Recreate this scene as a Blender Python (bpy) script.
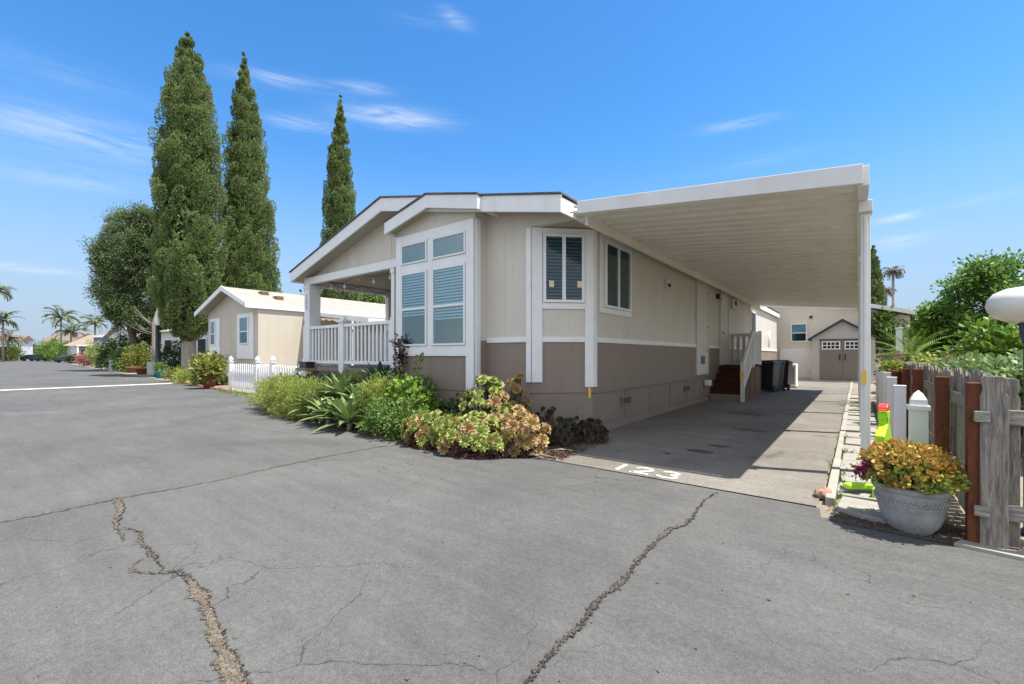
import bpy, bmesh, math, random
import numpy as np
from mathutils import Vector

# ------------------------------------------------------------------ camera, world, sun
S = bpy.context.scene
for o in list(bpy.data.objects):
    bpy.data.objects.remove(o)
COL = S.collection
F, H, CX, HY = 440.0, 1.25, 512.0, 355.5          # focal length in px, eye height, principal column, horizon row
YAW = math.atan(345 / 440)
SN, CS = math.sin(YAW), math.cos(YAW)

cam = bpy.data.cameras.new('camera')
cam.sensor_width = 36.0
cam.lens = F / 1024 * 36
cam.shift_y = (HY - 342) / 1024
cam.clip_start = 0.05
cam.clip_end = 5000
camo = bpy.data.objects.new('camera', cam)
COL.objects.link(camo)
camo.location = (0, 0, H)
camo.rotation_euler = (math.radians(90), 0, YAW)
S.camera = camo

SUN_EL, SUN_AZ = math.radians(69), math.atan2(0.935, 0.34)     # azimuth measured from +Y towards +X
sun = bpy.data.lights.new('sun', 'SUN')
sun.energy = 4.4
sun.angle = math.radians(0.5)
sun.color = (1.0, 0.955, 0.88)
suno = bpy.data.objects.new('sun', sun)
COL.objects.link(suno)
sd = Vector((math.sin(SUN_AZ) * math.cos(SUN_EL), math.cos(SUN_AZ) * math.cos(SUN_EL), math.sin(SUN_EL)))
suno.rotation_euler = sd.to_track_quat('Z', 'Y').to_euler()
suno.location = (20, 10, 40)

S.view_settings.view_transform = 'Standard'
S.view_settings.look = 'None'
S.view_settings.gamma = 1
S.view_settings.use_curve_mapping = False
S.view_settings.exposure = 0.96
S.render.engine = 'CYCLES'
S.render.resolution_x, S.render.resolution_y = 1024, 684
S.cycles.max_bounces = 6
S.cycles.transparent_max_bounces = 12

W = bpy.data.worlds.new('World')
S.world = W
W.use_nodes = True


def pix_dir(px, py):
    k, m = (px - CX) / F, (HY - py) / F
    return Vector((-SN + k * CS, CS + k * SN, m)).normalized()


def build_world():
    nt = W.node_tree
    N, L = nt.nodes, nt.links
    N.clear()
    out = N.new('ShaderNodeOutputWorld')
    bg = N.new('ShaderNodeBackground')
    bg.inputs['Strength'].default_value = 0.12
    L.new(bg.outputs[0], out.inputs[0])
    sky = N.new('ShaderNodeTexSky')
    sky.sky_type = 'NISHITA'
    sky.sun_disc = False
    sky.sun_elevation = SUN_EL
    sky.sun_rotation = SUN_AZ
    sky.altitude = 0
    sky.air_density = 1.0
    sky.dust_density = 0.25
    sky.ozone_density = 3.0
    tc = N.new('ShaderNodeTexCoord')
    hs = N.new('ShaderNodeHueSaturation')
    hs.inputs['Saturation'].default_value = 1.30
    hs.inputs['Value'].default_value = 1.08
    L.new(sky.outputs[0], hs.inputs['Color'])

    def math_(op, a, b=None, clamp=False):
        n = N.new('ShaderNodeMath')
        n.operation = op
        n.use_clamp = clamp
        for i, v in enumerate((a, b)):
            if v is None:
                continue
            if isinstance(v, (int, float)):
                n.inputs[i].default_value = v
            else:
                L.new(v, n.inputs[i])
        return n.outputs[0]

    def dot(v):
        n = N.new('ShaderNodeVectorMath')
        n.operation = 'DOT_PRODUCT'
        L.new(tc.outputs['Generated'], n.inputs[0])
        n.inputs[1].default_value = v
        return n.outputs['Value']
    # streaky noise for the cirrus
    mp = N.new('ShaderNodeMapping')
    mp.inputs['Scale'].default_value = (4.0, 4.0, 34.0)
    mp.inputs['Rotation'].default_value = (0.05, 0.06, 0)
    L.new(tc.outputs['Generated'], mp.inputs['Vector'])
    nz = N.new('ShaderNodeTexNoise')
    nz.inputs['Scale'].default_value = 2.6
    nz.inputs['Detail'].default_value = 9
    nz.inputs['Roughness'].default_value = 0.62
    nz.inputs['Distortion'].default_value = 0.7
    L.new(mp.outputs[0], nz.inputs['Vector'])
    streak = math_('ADD', math_('MULTIPLY', math_('SUBTRACT', nz.outputs[0], 0.36), 2.4, True), 0.12)
    tot = None
    #        px   py   half width, half height (radians), tilt, strength
    wisps = [(70, 132, .13, .028, .05, .36), (60, 178, .11, .018, .12, .2), (60, 75, .12, .02, .0, .10), (395, 117, .085, .016, .03, .60),
             (300, 124, .055, .012, .05, .38), (280, 80, .075, .010, .10, .40), (365, 88, .05, .010, .08, .28),
             (455, 18, .026, .011, -.35, .45), (420, 20, .05, .012, .0, .10), (735, 124, .060, .008, -.02, .34),
             (898, 218, .030, .006, .06, .55), (900, 240, .05, .012, .08, .28), (975, 200, .05, .006, .06, .22),
             (760, 160, .10, .010, .0, .10), (20, 268, .06, .006, -.02, .35)]
    for px, py, hw, hh, tl, st in wisps:
        c = pix_dir(px, py)
        r = Vector((c.y, -c.x, 0)).normalized()
        u = r.cross(c).normalized()
        r2 = r * math.cos(tl) + u * math.sin(tl)
        u2 = u * math.cos(tl) - r * math.sin(tl)
        a = math_('DIVIDE', dot(r2), hw)
        b = math_('DIVIDE', dot(u2), hh)
        q = math_('ADD', math_('MULTIPLY', a, a), math_('MULTIPLY', b, b))
        g = math_('EXPONENT', math_('MULTIPLY', q, -1.0))
        front = math_('GREATER_THAN', dot(c), 0.0)
        g = math_('MULTIPLY', math_('MULTIPLY', g, front), st)
        tot = g if tot is None else math_('ADD', tot, g)
    cov = math_('MULTIPLY', tot, streak, True)
    cov = math_('MULTIPLY', cov, 1.25, True)
    mx = N.new('ShaderNodeMix')
    mx.data_type = 'RGBA'
    L.new(cov, mx.inputs['Factor'])
    mx.inputs['B'].default_value = (4.4, 4.6, 4.9, 1)
    sep = N.new('ShaderNodeSeparateXYZ')
    L.new(tc.outputs['Generated'], sep.inputs[0])
    hz = N.new('ShaderNodeMapRange')                 # pale haze low over the horizon
    hz.interpolation_type = 'SMOOTHSTEP'
    for k, v in (('From Min', 0.42), ('From Max', 0.0), ('To Min', 0.0), ('To Max', 0.95)):
        hz.inputs[k].default_value = v
    L.new(sep.outputs[2], hz.inputs['Value'])
    mh = N.new('ShaderNodeMix')
    mh.data_type = 'RGBA'
    L.new(hz.outputs[0], mh.inputs['Factor'])
    L.new(hs.outputs[0], mh.inputs['A'])
    mh.inputs['B'].default_value = (1.85, 2.35, 3.1, 1)
    L.new(mh.outputs['Result'], mx.inputs['A'])
    # unseen bright cloud sheet behind the camera, added as fill for shaded walls
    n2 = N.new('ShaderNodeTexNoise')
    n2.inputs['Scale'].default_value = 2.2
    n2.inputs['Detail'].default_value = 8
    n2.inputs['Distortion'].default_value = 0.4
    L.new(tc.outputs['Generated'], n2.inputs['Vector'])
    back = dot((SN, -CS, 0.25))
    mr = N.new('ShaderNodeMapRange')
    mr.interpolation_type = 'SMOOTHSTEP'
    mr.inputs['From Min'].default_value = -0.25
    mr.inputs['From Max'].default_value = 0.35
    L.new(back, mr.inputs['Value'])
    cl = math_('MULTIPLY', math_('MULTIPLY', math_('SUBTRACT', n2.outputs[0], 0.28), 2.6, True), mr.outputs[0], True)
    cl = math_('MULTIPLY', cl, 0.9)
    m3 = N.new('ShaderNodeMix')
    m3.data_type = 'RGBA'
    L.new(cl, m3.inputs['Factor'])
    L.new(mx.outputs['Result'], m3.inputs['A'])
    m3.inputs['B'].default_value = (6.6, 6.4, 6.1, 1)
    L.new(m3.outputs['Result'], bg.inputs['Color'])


build_world()

# ------------------------------------------------------------------ helpers
RNG = np.random.RandomState(11)
random.seed(5)


def pt(px, d, z=0.0):
    k = (px - CX) / F
    return Vector((d * (-SN + k * CS), d * (CS + k * SN), z))


def gp(px, py, z=0.0):
    return pt(px, F * (H - z) / (py - HY), z)


def on_x(px, X):
    k = (px - CX) / F
    d = X / (-SN + k * CS)
    return d * (CS + k * SN)


def on_y(px, Y):
    k = (px - CX) / F
    d = Y / (CS + k * SN)
    return d * (-SN + k * CS)


def empty(name, label, cat, loc, group=None, rz=0.0):
    o = bpy.data.objects.new(name, None)
    o.empty_display_size = 0.2
    COL.objects.link(o)
    o.location = loc
    o.rotation_euler = (0, 0, rz)
    o['label'] = label
    o['category'] = cat
    if group:
        o['group'] = group
    return o


def tag(o, label, cat, group=None, kind=None):
    if label:
        o['label'] = label
    if cat:
        o['category'] = cat
    if group:
        o['group'] = group
    if kind:
        o['kind'] = kind
    return o


def world_off(p):
    v = Vector((0, 0, 0))
    while p is not None:
        v += Vector(p.location)
        p = p.parent
    return v


def copy_tree(o, parent=None):
    c = o.copy()
    COL.objects.link(c)
    c.parent = parent
    for ch in list(o.children):
        copy_tree(ch, c)
    return c


def mesh_obj(name, V, Fc, mat, parent=None, smooth=False, base=None, bevel=0.0, norm=False):
    V = np.asarray(V, dtype=float).reshape(-1, 3)
    if parent is not None:
        off = np.array(world_off(parent))
    elif base is not None:
        off = np.array(base, dtype=float)
    else:
        off = np.zeros(3)
    me = bpy.data.meshes.new(name)
    me.from_pydata((V - off).tolist(), [], [list(f) for f in Fc])
    if norm:
        bm = bmesh.new()
        bm.from_mesh(me)
        bmesh.ops.recalc_face_normals(bm, faces=bm.faces)
        bm.to_mesh(me)
        bm.free()
    me.update()
    if smooth:
        me.polygons.foreach_set('use_smooth', [True] * len(me.polygons))
    me.materials.append(mat)
    o = bpy.data.objects.new(name, me)
    COL.objects.link(o)
    if parent is not None:
        o.parent = parent
    else:
        o.location = off
    if bevel:
        b = o.modifiers.new('bevel', 'BEVEL')
        b.width = bevel
        b.segments = 2
        b.limit_method = 'ANGLE'
        b.angle_limit = math.radians(40)
    return o


class MB:
    def __init__(self):
        self.v, self.f = [], []

    def add(self, vs, fs):
        n = len(self.v)
        self.v += [tuple(p) for p in vs]
        self.f += [[i + n for i in f] for f in fs]
        return self

    def box(self, x0, x1, y0, y1, z0, z1):
        vs = [(x, y, z) for z in (z0, z1) for y in (y0, y1) for x in (x0, x1)]
        return self.add(vs, [(0, 2, 3, 1), (4, 5, 7, 6), (0, 1, 5, 4), (2, 6, 7, 3), (0, 4, 6, 2), (1, 3, 7, 5)])

    def fbox(self, fr, u0, u1, n0, n1, z0, z1):
        P, u, n = fr
        vs = []
        for z in (z0, z1):
            for nn in (n0, n1):
                for uu in (u0, u1):
                    q = P + u * uu + n * nn
                    vs.append((q.x, q.y, z))
        return self.add(vs, [(0, 2, 3, 1), (4, 5, 7, 6), (0, 1, 5, 4), (2, 6, 7, 3), (0, 4, 6, 2), (1, 3, 7, 5)])

    def prism(self, poly, z0, z1):                 # poly in xy, extruded in z
        n = len(poly)
        vs = [(x, y, z0) for x, y in poly] + [(x, y, z1) for x, y in poly]
        fs = [list(range(n))[::-1], list(range(n, 2 * n))] + [(i, (i + 1) % n, (i + 1) % n + n, i + n) for i in range(n)]
        return self.add(vs, fs)

    def prism_y(self, poly, y0, y1):               # poly in xz, extruded in y
        n = len(poly)
        vs = [(x, y0, z) for x, z in poly] + [(x, y1, z) for x, z in poly]
        fs = [list(range(n)), list(range(n, 2 * n))[::-1]] + [(i, i + n, (i + 1) % n + n, (i + 1) % n) for i in range(n)]
        return self.add(vs, fs)

    def prism_x(self, poly, x0, x1):               # poly in yz, extruded in x
        n = len(poly)
        vs = [(x0, y, z) for y, z in poly] + [(x1, y, z) for y, z in poly]
        fs = [list(range(n)), list(range(n, 2 * n))[::-1]] + [(i, i + n, (i + 1) % n + n, (i + 1) % n) for i in range(n)]
        return self.add(vs, fs)

    def bar(self, a, b, w, h, up=(0, 0, 1)):        # rectangular bar from a to b
        a, b = Vector(a), Vector(b)
        d = (b - a).normalized()
        s = d.cross(Vector(up))
        s = s.normalized() if s.length > 1e-6 else Vector((1, 0, 0))
        t = s.cross(d).normalized()
        vs = []
        for p in (a, b):
            for i, j in ((-1, -1), (1, -1), (1, 1), (-1, 1)):
                vs.append(p + s * (i * w / 2) + t * (j * h / 2))
        return self.add(vs, [(0, 1, 2, 3), (7, 6, 5, 4), (0, 4, 5, 1), (1, 5, 6, 2), (2, 6, 7, 3), (3, 7, 4, 0)])

    def tube(self, pts, rad, seg=8, cap=True):
        pts = [Vector(p) for p in pts]
        if not hasattr(rad, '__len__'):
            rad = [rad] * len(pts)
        n0 = len(self.v)
        ref = Vector((0.31, 0.87, 0.21))
        for i, p in enumerate(pts):
            d = (pts[min(i + 1, len(pts) - 1)] - pts[max(i - 1, 0)]).normalized()
            s = d.cross(ref)
            if s.length < 0.1:
                s = d.cross(Vector((1, 0, 0)))
            s.normalize()
            t = d.cross(s)
            for k in range(seg):
                a = 2 * math.pi * k / seg
                self.v.append(tuple(p + (s * math.cos(a) + t * math.sin(a)) * rad[i]))
        for i in range(len(pts) - 1):
            for k in range(seg):
                a, b = n0 + i * seg + k, n0 + i * seg + (k + 1) % seg
                self.f.append([a, b, b + seg, a + seg])
        if cap:
            self.f.append([n0 + k for k in range(seg)][::-1])
            self.f.append([n0 + (len(pts) - 1) * seg + k for k in range(seg)])
        return self

    def lathe(self, c, prof, seg=24, mod=None):    # prof: (radius, z)
        n0 = len(self.v)
        for i, (r, z) in enumerate(prof):
            for k in range(seg):
                a = 2 * math.pi * k / seg
                rr = r * (mod(i, a) if mod else 1)
                self.v.append((c[0] + rr * math.cos(a), c[1] + rr * math.sin(a), c[2] + z))
        for i in range(len(prof) - 1):
            for k in range(seg):
                a, b = n0 + i * seg + k, n0 + i * seg + (k + 1) % seg
                self.f.append([a, b, b + seg, a + seg])
        self.f.append([n0 + k for k in range(seg)][::-1])
        self.f.append([n0 + (len(prof) - 1) * seg + k for k in range(seg)])
        return self

    def build(self, name, mat, parent=None, smooth=False, base=None, bevel=0.0, norm=True):
        return mesh_obj(name, self.v, self.f, mat, parent, smooth, base, bevel, norm)


# ------------------------------------------------------------------ materials
MATS = {}


def new_mat(name):
    m = bpy.data.materials.new(name)
    m.use_nodes = True
    MATS[name] = m
    return m, m.node_tree.nodes, m.node_tree.links, m.node_tree.nodes['Principled BSDF']


def mat_basic(name, col, rough=0.6, var=0.10, scale=3.0, bump=0.0, bscale=60.0, metal=0.0, spec=0.5, stain=0.0, stain_col=(0.2, 0.17, 0.13)):
    m, N, L, P = new_mat(name)
    P.inputs['Roughness'].default_value = rough
    P.inputs['Metallic'].default_value = metal
    P.inputs['Specular IOR Level'].default_value = spec
    tc = N.new('ShaderNodeTexCoord')
    nz = N.new('ShaderNodeTexNoise')
    nz.inputs['Scale'].default_value = scale
    nz.inputs['Detail'].default_value = 8
    nz.inputs['Roughness'].default_value = 0.65
    L.new(tc.outputs['Object'], nz.inputs['Vector'])
    cr = N.new('ShaderNodeValToRGB')
    cr.color_ramp.elements[0].position = 0.3
    cr.color_ramp.elements[1].position = 0.7
    cr.color_ramp.elements[0].color = tuple(c * (1 - var) for c in col) + (1,)
    cr.color_ramp.elements[1].color = tuple(min(1, c * (1 + var)) for c in col) + (1,)
    L.new(nz.outputs[0], cr.inputs[0])
    last = cr.outputs[0]
    if stain:
        n2 = N.new('ShaderNodeTexNoise')
        n2.inputs['Scale'].default_value = 1.1
        n2.inputs['Detail'].default_value = 9
        n2.inputs['Roughness'].default_value = 0.7
        mp = N.new('ShaderNodeMapping')
        mp.inputs['Scale'].default_value = (2.2, 2.2, 0.6)
        L.new(tc.outputs['Object'], mp.inputs['Vector'])
        L.new(mp.outputs[0], n2.inputs['Vector'])
        r2 = N.new('ShaderNodeMapRange')
        r2.inputs['From Min'].default_value = 0.5
        r2.inputs['From Max'].default_value = 0.75
        r2.inputs['To Max'].default_value = stain
        L.new(n2.outputs[0], r2.inputs['Value'])
        mx = N.new('ShaderNodeMix')
        mx.data_type = 'RGBA'
        L.new(r2.outputs[0], mx.inputs['Factor'])
        L.new(last, mx.inputs['A'])
        mx.inputs['B'].default_value = stain_col + (1,)
        last = mx.outputs['Result']
    L.new(last, P.inputs['Base Color'])
    if bump:
        n3 = N.new('ShaderNodeTexNoise')
        n3.inputs['Scale'].default_value = bscale
        n3.inputs['Detail'].default_value = 6
        L.new(tc.outputs['Object'], n3.inputs['Vector'])
        b = N.new('ShaderNodeBump')
        b.inputs['Strength'].default_value = bump
        b.inputs['Distance'].default_value = 0.02
        L.new(n3.outputs[0], b.inputs['Height'])
        L.new(b.outputs[0], P.inputs['Normal'])
    return m


def mat_siding(name, col, pitch=0.2, groove=0.06, depth=0.5, rough=0.65, var=0.05):
    """painted sheet siding with vertical grooves and stucco-like grain"""
    m, N, L, P = new_mat(name)
    P.inputs['Roughness'].default_value = rough
    tc = N.new('ShaderNodeTexCoord')
    sp = N.new('ShaderNodeSeparateXYZ')
    L.new(tc.outputs['Object'], sp.inputs[0])

    def mt(op, a, b):
        n = N.new('ShaderNodeMath')
        n.operation = op
        for i, v in enumerate((a, b)):
            if isinstance(v, (int, float)):
                n.inputs[i].default_value = v
            else:
                L.new(v, n.inputs[i])
        return n.outputs[0]
    s = mt('ADD', sp.outputs[0], sp.outputs[1])
    fr = mt('FRACT', mt('DIVIDE', mt('ADD', s, 100.0), pitch), 0)
    g = mt('GREATER_THAN', fr, groove)
    nz = N.new('ShaderNodeTexNoise')
    nz.inputs['Scale'].default_value = 1.4
    nz.inputs['Detail'].default_value = 9
    nz.inputs['Roughness'].default_value = 0.7
    mp = N.new('ShaderNodeMapping')
    mp.inputs['Scale'].default_value = (2.5, 2.5, 0.7)
    L.new(tc.outputs['Object'], mp.inputs['Vector'])
    L.new(mp.outputs[0], nz.inputs['Vector'])
    cr = N.new('ShaderNodeValToRGB')
    cr.color_ramp.elements[0].position = 0.3
    cr.color_ramp.elements[1].position = 0.75
    cr.color_ramp.elements[0].color = tuple(c * (1 - var) for c in col) + (1,)
    cr.color_ramp.elements[1].color = tuple(min(1, c * (1 + var)) for c in col) + (1,)
    L.new(nz.outputs[0], cr.inputs[0])
    L.new(cr.outputs[0], P.inputs['Base Color'])
    grain = N.new('ShaderNodeTexNoise')
    grain.inputs['Scale'].default_value = 40
    grain.inputs['Detail'].default_value = 6
    mp2 = N.new('ShaderNodeMapping')
    mp2.inputs['Scale'].default_value = (3, 3, 0.5)
    L.new(tc.outputs['Object'], mp2.inputs['Vector'])
    L.new(mp2.outputs[0], grain.inputs['Vector'])
    hgt = mt('ADD', mt('MULTIPLY', g, depth), mt('MULTIPLY', grain.outputs[0], 0.16))
    b = N.new('ShaderNodeBump')
    b.inputs['Strength'].default_value = 0.7
    b.inputs['Distance'].default_value = 0.012
    L.new(hgt, b.inputs['Height'])
    L.new(b.outputs[0], P.inputs['Normal'])
    return m


def mat_leaf(name, c0, c1, c2=None, trans=0.25, rough=0.5, vscale=0.6, rw=0.6):
    """leaf colour varies from leaf to leaf and between clumps"""
    m, N, L, P = new_mat(name)
    out = N['Material Output']
    ge = N.new('ShaderNodeNewGeometry')
    tc = N.new('ShaderNodeTexCoord')
    nz = N.new('ShaderNodeTexNoise')
    nz.inputs['Scale'].default_value = vscale
    nz.inputs['Detail'].default_value = 4
    L.new(tc.outputs['Object'], nz.inputs['Vector'])
    md = N.new('ShaderNodeMath')
    md.operation = 'MULTIPLY_ADD'
    md.inputs[1].default_value = rw
    L.new(ge.outputs['Random Per Island'], md.inputs[0])
    m2 = N.new('ShaderNodeMath')
    m2.operation = 'MULTIPLY'
    m2.inputs[1].default_value = 1 - rw
    L.new(nz.outputs[0], m2.inputs[0])
    L.new(m2.outputs[0], md.inputs[2])
    cr = N.new('ShaderNodeValToRGB')
    e = cr.color_ramp.elements
    e[0].position, e[1].position = 0.15, 0.75
    e[0].color = c0 + (1,)
    e[1].color = c1 + (1,)
    if c2:
        x = e.new(0.92)
        x.color = c2 + (1,)
    L.new(md.outputs[0], cr.inputs[0])
    L.new(cr.outputs[0], P.inputs['Base Color'])
    P.inputs['Roughness'].default_value = rough
    P.inputs['Specular IOR Level'].default_value = 0.35
    tr = N.new('ShaderNodeBsdfTranslucent')
    L.new(cr.outputs[0], tr.inputs['Color'])
    mx = N.new('ShaderNodeMixShader')
    mx.inputs[0].default_value = trans
    L.new(P.outputs[0], mx.inputs[1])
    L.new(tr.outputs[0], mx.inputs[2])
    L.new(mx.outputs[0], out.inputs[0])
    return m


def mat_glass(name, tint=(0.75, 0.85, 0.85), refl=1.0):
    m, N, L, P = new_mat(name)
    out = N['Material Output']
    N.remove(P)
    tr = N.new('ShaderNodeBsdfTransparent')
    tr.inputs[0].default_value = tint + (1,)
    gl = N.new('ShaderNodeBsdfGlossy')
    gl.inputs['Roughness'].default_value = 0.02
    tc = N.new('ShaderNodeTexCoord')
    nz = N.new('ShaderNodeTexNoise')
    nz.inputs['Scale'].default_value = 1.2
    L.new(tc.outputs['Object'], nz.inputs['Vector'])
    b = N.new('ShaderNodeBump')
    b.inputs['Strength'].default_value = 0.05
    b.inputs['Distance'].default_value = 0.05
    L.new(nz.outputs[0], b.inputs['Height'])
    L.new(b.outputs[0], gl.inputs['Normal'])
    fr = N.new('ShaderNodeFresnel')
    fr.inputs[0].default_value = 1.6
    ml = N.new('ShaderNodeMath')
    ml.operation = 'MULTIPLY_ADD'
    ml.inputs[1].default_value = 0.34 * refl
    ml.inputs[2].default_value = 0.005 * refl
    L.new(fr.outputs[0], ml.inputs[0])
    mx = N.new('ShaderNodeMixShader')
    L.new(ml.outputs[0], mx.inputs[0])
    L.new(tr.outputs[0], mx.inputs[1])
    L.new(gl.outputs[0], mx.inputs[2])
    L.new(mx.outputs[0], out.inputs[0])
    return m


def mat_asphalt(name, base, light, warm=1.0, cracks=True, speck=0.5, stains=None):
    m, N, L, P = new_mat(name)
    tc = N.new('ShaderNodeTexCoord')
    P.inputs['Roughness'].default_value = 0.85
    P.inputs['Specular IOR Level'].default_value = 0.25

    def noise(scale, detail=6, rough=0.6, mscale=None, rot=0.0, dist=0.0):
        n = N.new('ShaderNodeTexNoise')
        n.inputs['Scale'].default_value = scale
        n.inputs['Detail'].default_value = detail
        n.inputs['Roughness'].default_value = rough
        n.inputs['Distortion'].default_value = dist
        if mscale:
            mp = N.new('ShaderNodeMapping')
            mp.inputs['Scale'].default_value = mscale
            mp.inputs['Rotation'].default_value = (0, 0, rot)
            L.new(tc.outputs['Object'], mp.inputs['Vector'])
            L.new(mp.outputs[0], n.inputs['Vector'])
        else:
            L.new(tc.outputs['Object'], n.inputs['Vector'])
        return n.outputs[0]

    def rng(v, a, b, c, d):
        n = N.new('ShaderNodeMapRange')
        n.inputs['From Min'].default_value = a
        n.inputs['From Max'].default_value = b
        n.inputs['To Min'].default_value = c
        n.inputs['To Max'].default_value = d
        L.new(v, n.inputs['Value'])
        return n.outputs[0]

    def mul(a, b):
        n = N.new('ShaderNodeMath')
        n.operation = 'MULTIPLY'
        for i, v in enumerate((a, b)):
            if isinstance(v, (int, float)):
                n.inputs[i].default_value = v
            else:
                L.new(v, n.inputs[i])
        return n.outputs[0]
    big = rng(noise(0.42, 9, 0.66, dist=0.9), 0.32, 0.68, 0.0, 1.0)
    mx = N.new('ShaderNodeMix')
    mx.data_type = 'RGBA'
    L.new(big, mx.inputs['Factor'])
    mx.inputs['A'].default_value = base + (1,)
    mx.inputs['B'].default_value = light + (1,)
    f = rng(noise(150, 3, 0.75), 0.3, 0.7, 1 - speck, 1 + speck)
    f = mul(f, rng(noise(34, 5, 0.7), 0.3, 0.7, 1 - speck * 0.45, 1 + speck * 0.45))
    f = mul(f, rng(noise(9, 6, 0.7), 0.3, 0.7, 1 - speck * 0.18, 1 + speck * 0.18))
    f = mul(f, rng(noise(2.2, 7, 0.65, (0.35, 2.4, 1), 0.42), 0.3, 0.7, 0.91, 1.09))     # sweep / tyre streaks
    f = mul(f, rng(noise(3.0, 7, 0.7, (0.16, 3.0, 1), -0.06), 0.35, 0.7, 0.95, 1.06))
    if cracks:
        vo = N.new('ShaderNodeTexVoronoi')
        vo.feature = 'DISTANCE_TO_EDGE'
        vo.inputs['Scale'].default_value = 1.25
        dn = N.new('ShaderNodeTexNoise')
        dn.inputs['Scale'].default_value = 2.6
        dn.inputs['Detail'].default_value = 7
        L.new(tc.outputs['Object'], dn.inputs['Vector'])
        vm = N.new('ShaderNodeVectorMath')
        vm.operation = 'MULTIPLY_ADD'
        L.new(dn.outputs['Color'], vm.inputs[0])
        vm.inputs[1].default_value = (0.45, 0.45, 0.45)
        L.new(tc.outputs['Object'], vm.inputs[2])
        L.new(vm.outputs[0], vo.inputs['Vector'])
        line = rng(vo.outputs['Distance'], 0.0012, 0.0065, 1.0, 0.0)
        msk = rng(noise(0.6, 4, 0.6), 0.46, 0.58, 0.0, 0.55)
        c = mul(line, msk)
        n = N.new('ShaderNodeMath')
        n.operation = 'SUBTRACT'
        n.inputs[0].default_value = 1.0
        L.new(c, n.inputs[1])
        f = mul(f, n.outputs[0])
    if stains:
        sp = noise(1.5, 9, 0.7, dist=1.5)
        f = mul(f, rng(sp, 0.56, 0.72, 1.0, stains))
    vm = N.new('ShaderNodeVectorMath')
    vm.operation = 'SCALE'
    L.new(mx.outputs['Result'], vm.inputs[0])
    L.new(f, vm.inputs['Scale'])
    L.new(vm.outputs[0], P.inputs['Base Color'])
    b = N.new('ShaderNodeBump')
    b.inputs['Strength'].default_value = 0.55
    b.inputs['Distance'].default_value = 0.006
    L.new(noise(170, 4, 0.75), b.inputs['Height'])
    L.new(b.outputs[0], P.inputs['Normal'])
    return m


def mat_wood(name, c0, c1, scale=(14, 14, 1.2), rough=0.8):
    m, N, L, P = new_mat(name)
    P.inputs['Roughness'].default_value = rough
    P.inputs['Specular IOR Level'].default_value = 0.2
    tc = N.new('ShaderNodeTexCoord')
    mp = N.new('ShaderNodeMapping')
    mp.inputs['Scale'].default_value = scale
    L.new(tc.outputs['Object'], mp.inputs['Vector'])
    nz = N.new('ShaderNodeTexNoise')
    nz.inputs['Scale'].default_value = 3.0
    nz.inputs['Detail'].default_value = 9
    nz.inputs['Roughness'].default_value = 0.75
    nz.inputs['Distortion'].default_value = 1.2
    L.new(mp.outputs[0], nz.inputs['Vector'])
    cr = N.new('ShaderNodeValToRGB')
    cr.color_ramp.elements[0].position = 0.32
    cr.color_ramp.elements[1].position = 0.66
    cr.color_ramp.elements[0].color = c0 + (1,)
    cr.color_ramp.elements[1].color = c1 + (1,)
    L.new(nz.outputs[0], cr.inputs[0])
    L.new(cr.outputs[0], P.inputs['Base Color'])
    b = N.new('ShaderNodeBump')
    b.inputs['Strength'].default_value = 0.6
    b.inputs['Distance'].default_value = 0.008
    L.new(nz.outputs[0], b.inputs['Height'])
    L.new(b.outputs[0], P.inputs['Normal'])
    return m


asphalt = mat_asphalt('asphalt', (0.082, 0.081, 0.078), (0.126, 0.124, 0.117), speck=0.47)
drive_m = mat_asphalt('driveway_surface', (0.145, 0.133, 0.112), (0.225, 0.207, 0.175), cracks=False, speck=0.44, stains=0.42)
conc = mat_asphalt('concrete', (0.30, 0.28, 0.24), (0.40, 0.375, 0.33), cracks=False, speck=0.16, stains=0.75)
slab_m = mat_asphalt('paver_concrete', (0.27, 0.255, 0.225), (0.38, 0.36, 0.32), cracks=False, speck=0.14, stains=0.7)
soil = mat_asphalt('soil', (0.075, 0.055, 0.04), (0.13, 0.10, 0.075), cracks=False, speck=0.6)
dirt = mat_asphalt('dry_dirt', (0.20, 0.165, 0.12), (0.29, 0.25, 0.19), cracks=False, speck=0.4)
sandfill = mat_asphalt('crack_sand', (0.10, 0.085, 0.068), (0.20, 0.165, 0.125), cracks=False, speck=0.62, stains=0.5)
tar = mat_basic('crack_void', (0.028, 0.026, 0.024), 0.95, 0.3, 20)
white_line = mat_basic('road_paint', (0.70, 0.70, 0.67), 0.7, 0.16, 6, 0.2, 90)
tan_up = mat_siding('tan_siding', (0.64, 0.595, 0.515), pitch=0.61, groove=0.014, depth=0.6, var=0.075)
brown_lo = mat_siding('brown_siding', (0.265, 0.208, 0.165), pitch=0.2, groove=0.07, depth=0.7, var=0.07)
brown_plain = mat_basic('brown_skirting', (0.26, 0.207, 0.166), 0.7, 0.08, 2.0, 0.25, 50, stain=0.4, stain_col=(0.16, 0.13, 0.105))
white = mat_basic('white_trim_paint', (0.82, 0.82, 0.805), 0.5, 0.05, 4.0, 0.12, 60, stain=0.22, stain_col=(0.45, 0.42, 0.36))
white_old = mat_basic('aged_white_paint', (0.66, 0.64, 0.58), 0.6, 0.06, 3.0, 0.1, 50, stain=0.25, stain_col=(0.36, 0.31, 0.24))
cream_metal = mat_basic('cream_metal_pan', (0.78, 0.735, 0.645), 0.5, 0.06, 1.2, 0.04, 20, stain=0.35, stain_col=(0.34, 0.29, 0.22))
white_metal = mat_basic('white_metal', (0.73, 0.72, 0.69), 0.42, 0.06, 1.5, 0.05, 20, stain=0.35, stain_col=(0.48, 0.44, 0.38))
shingle = mat_basic('grey_shingles', (0.12, 0.115, 0.11), 0.9, 0.35, 9, 0.6, 30)
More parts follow.
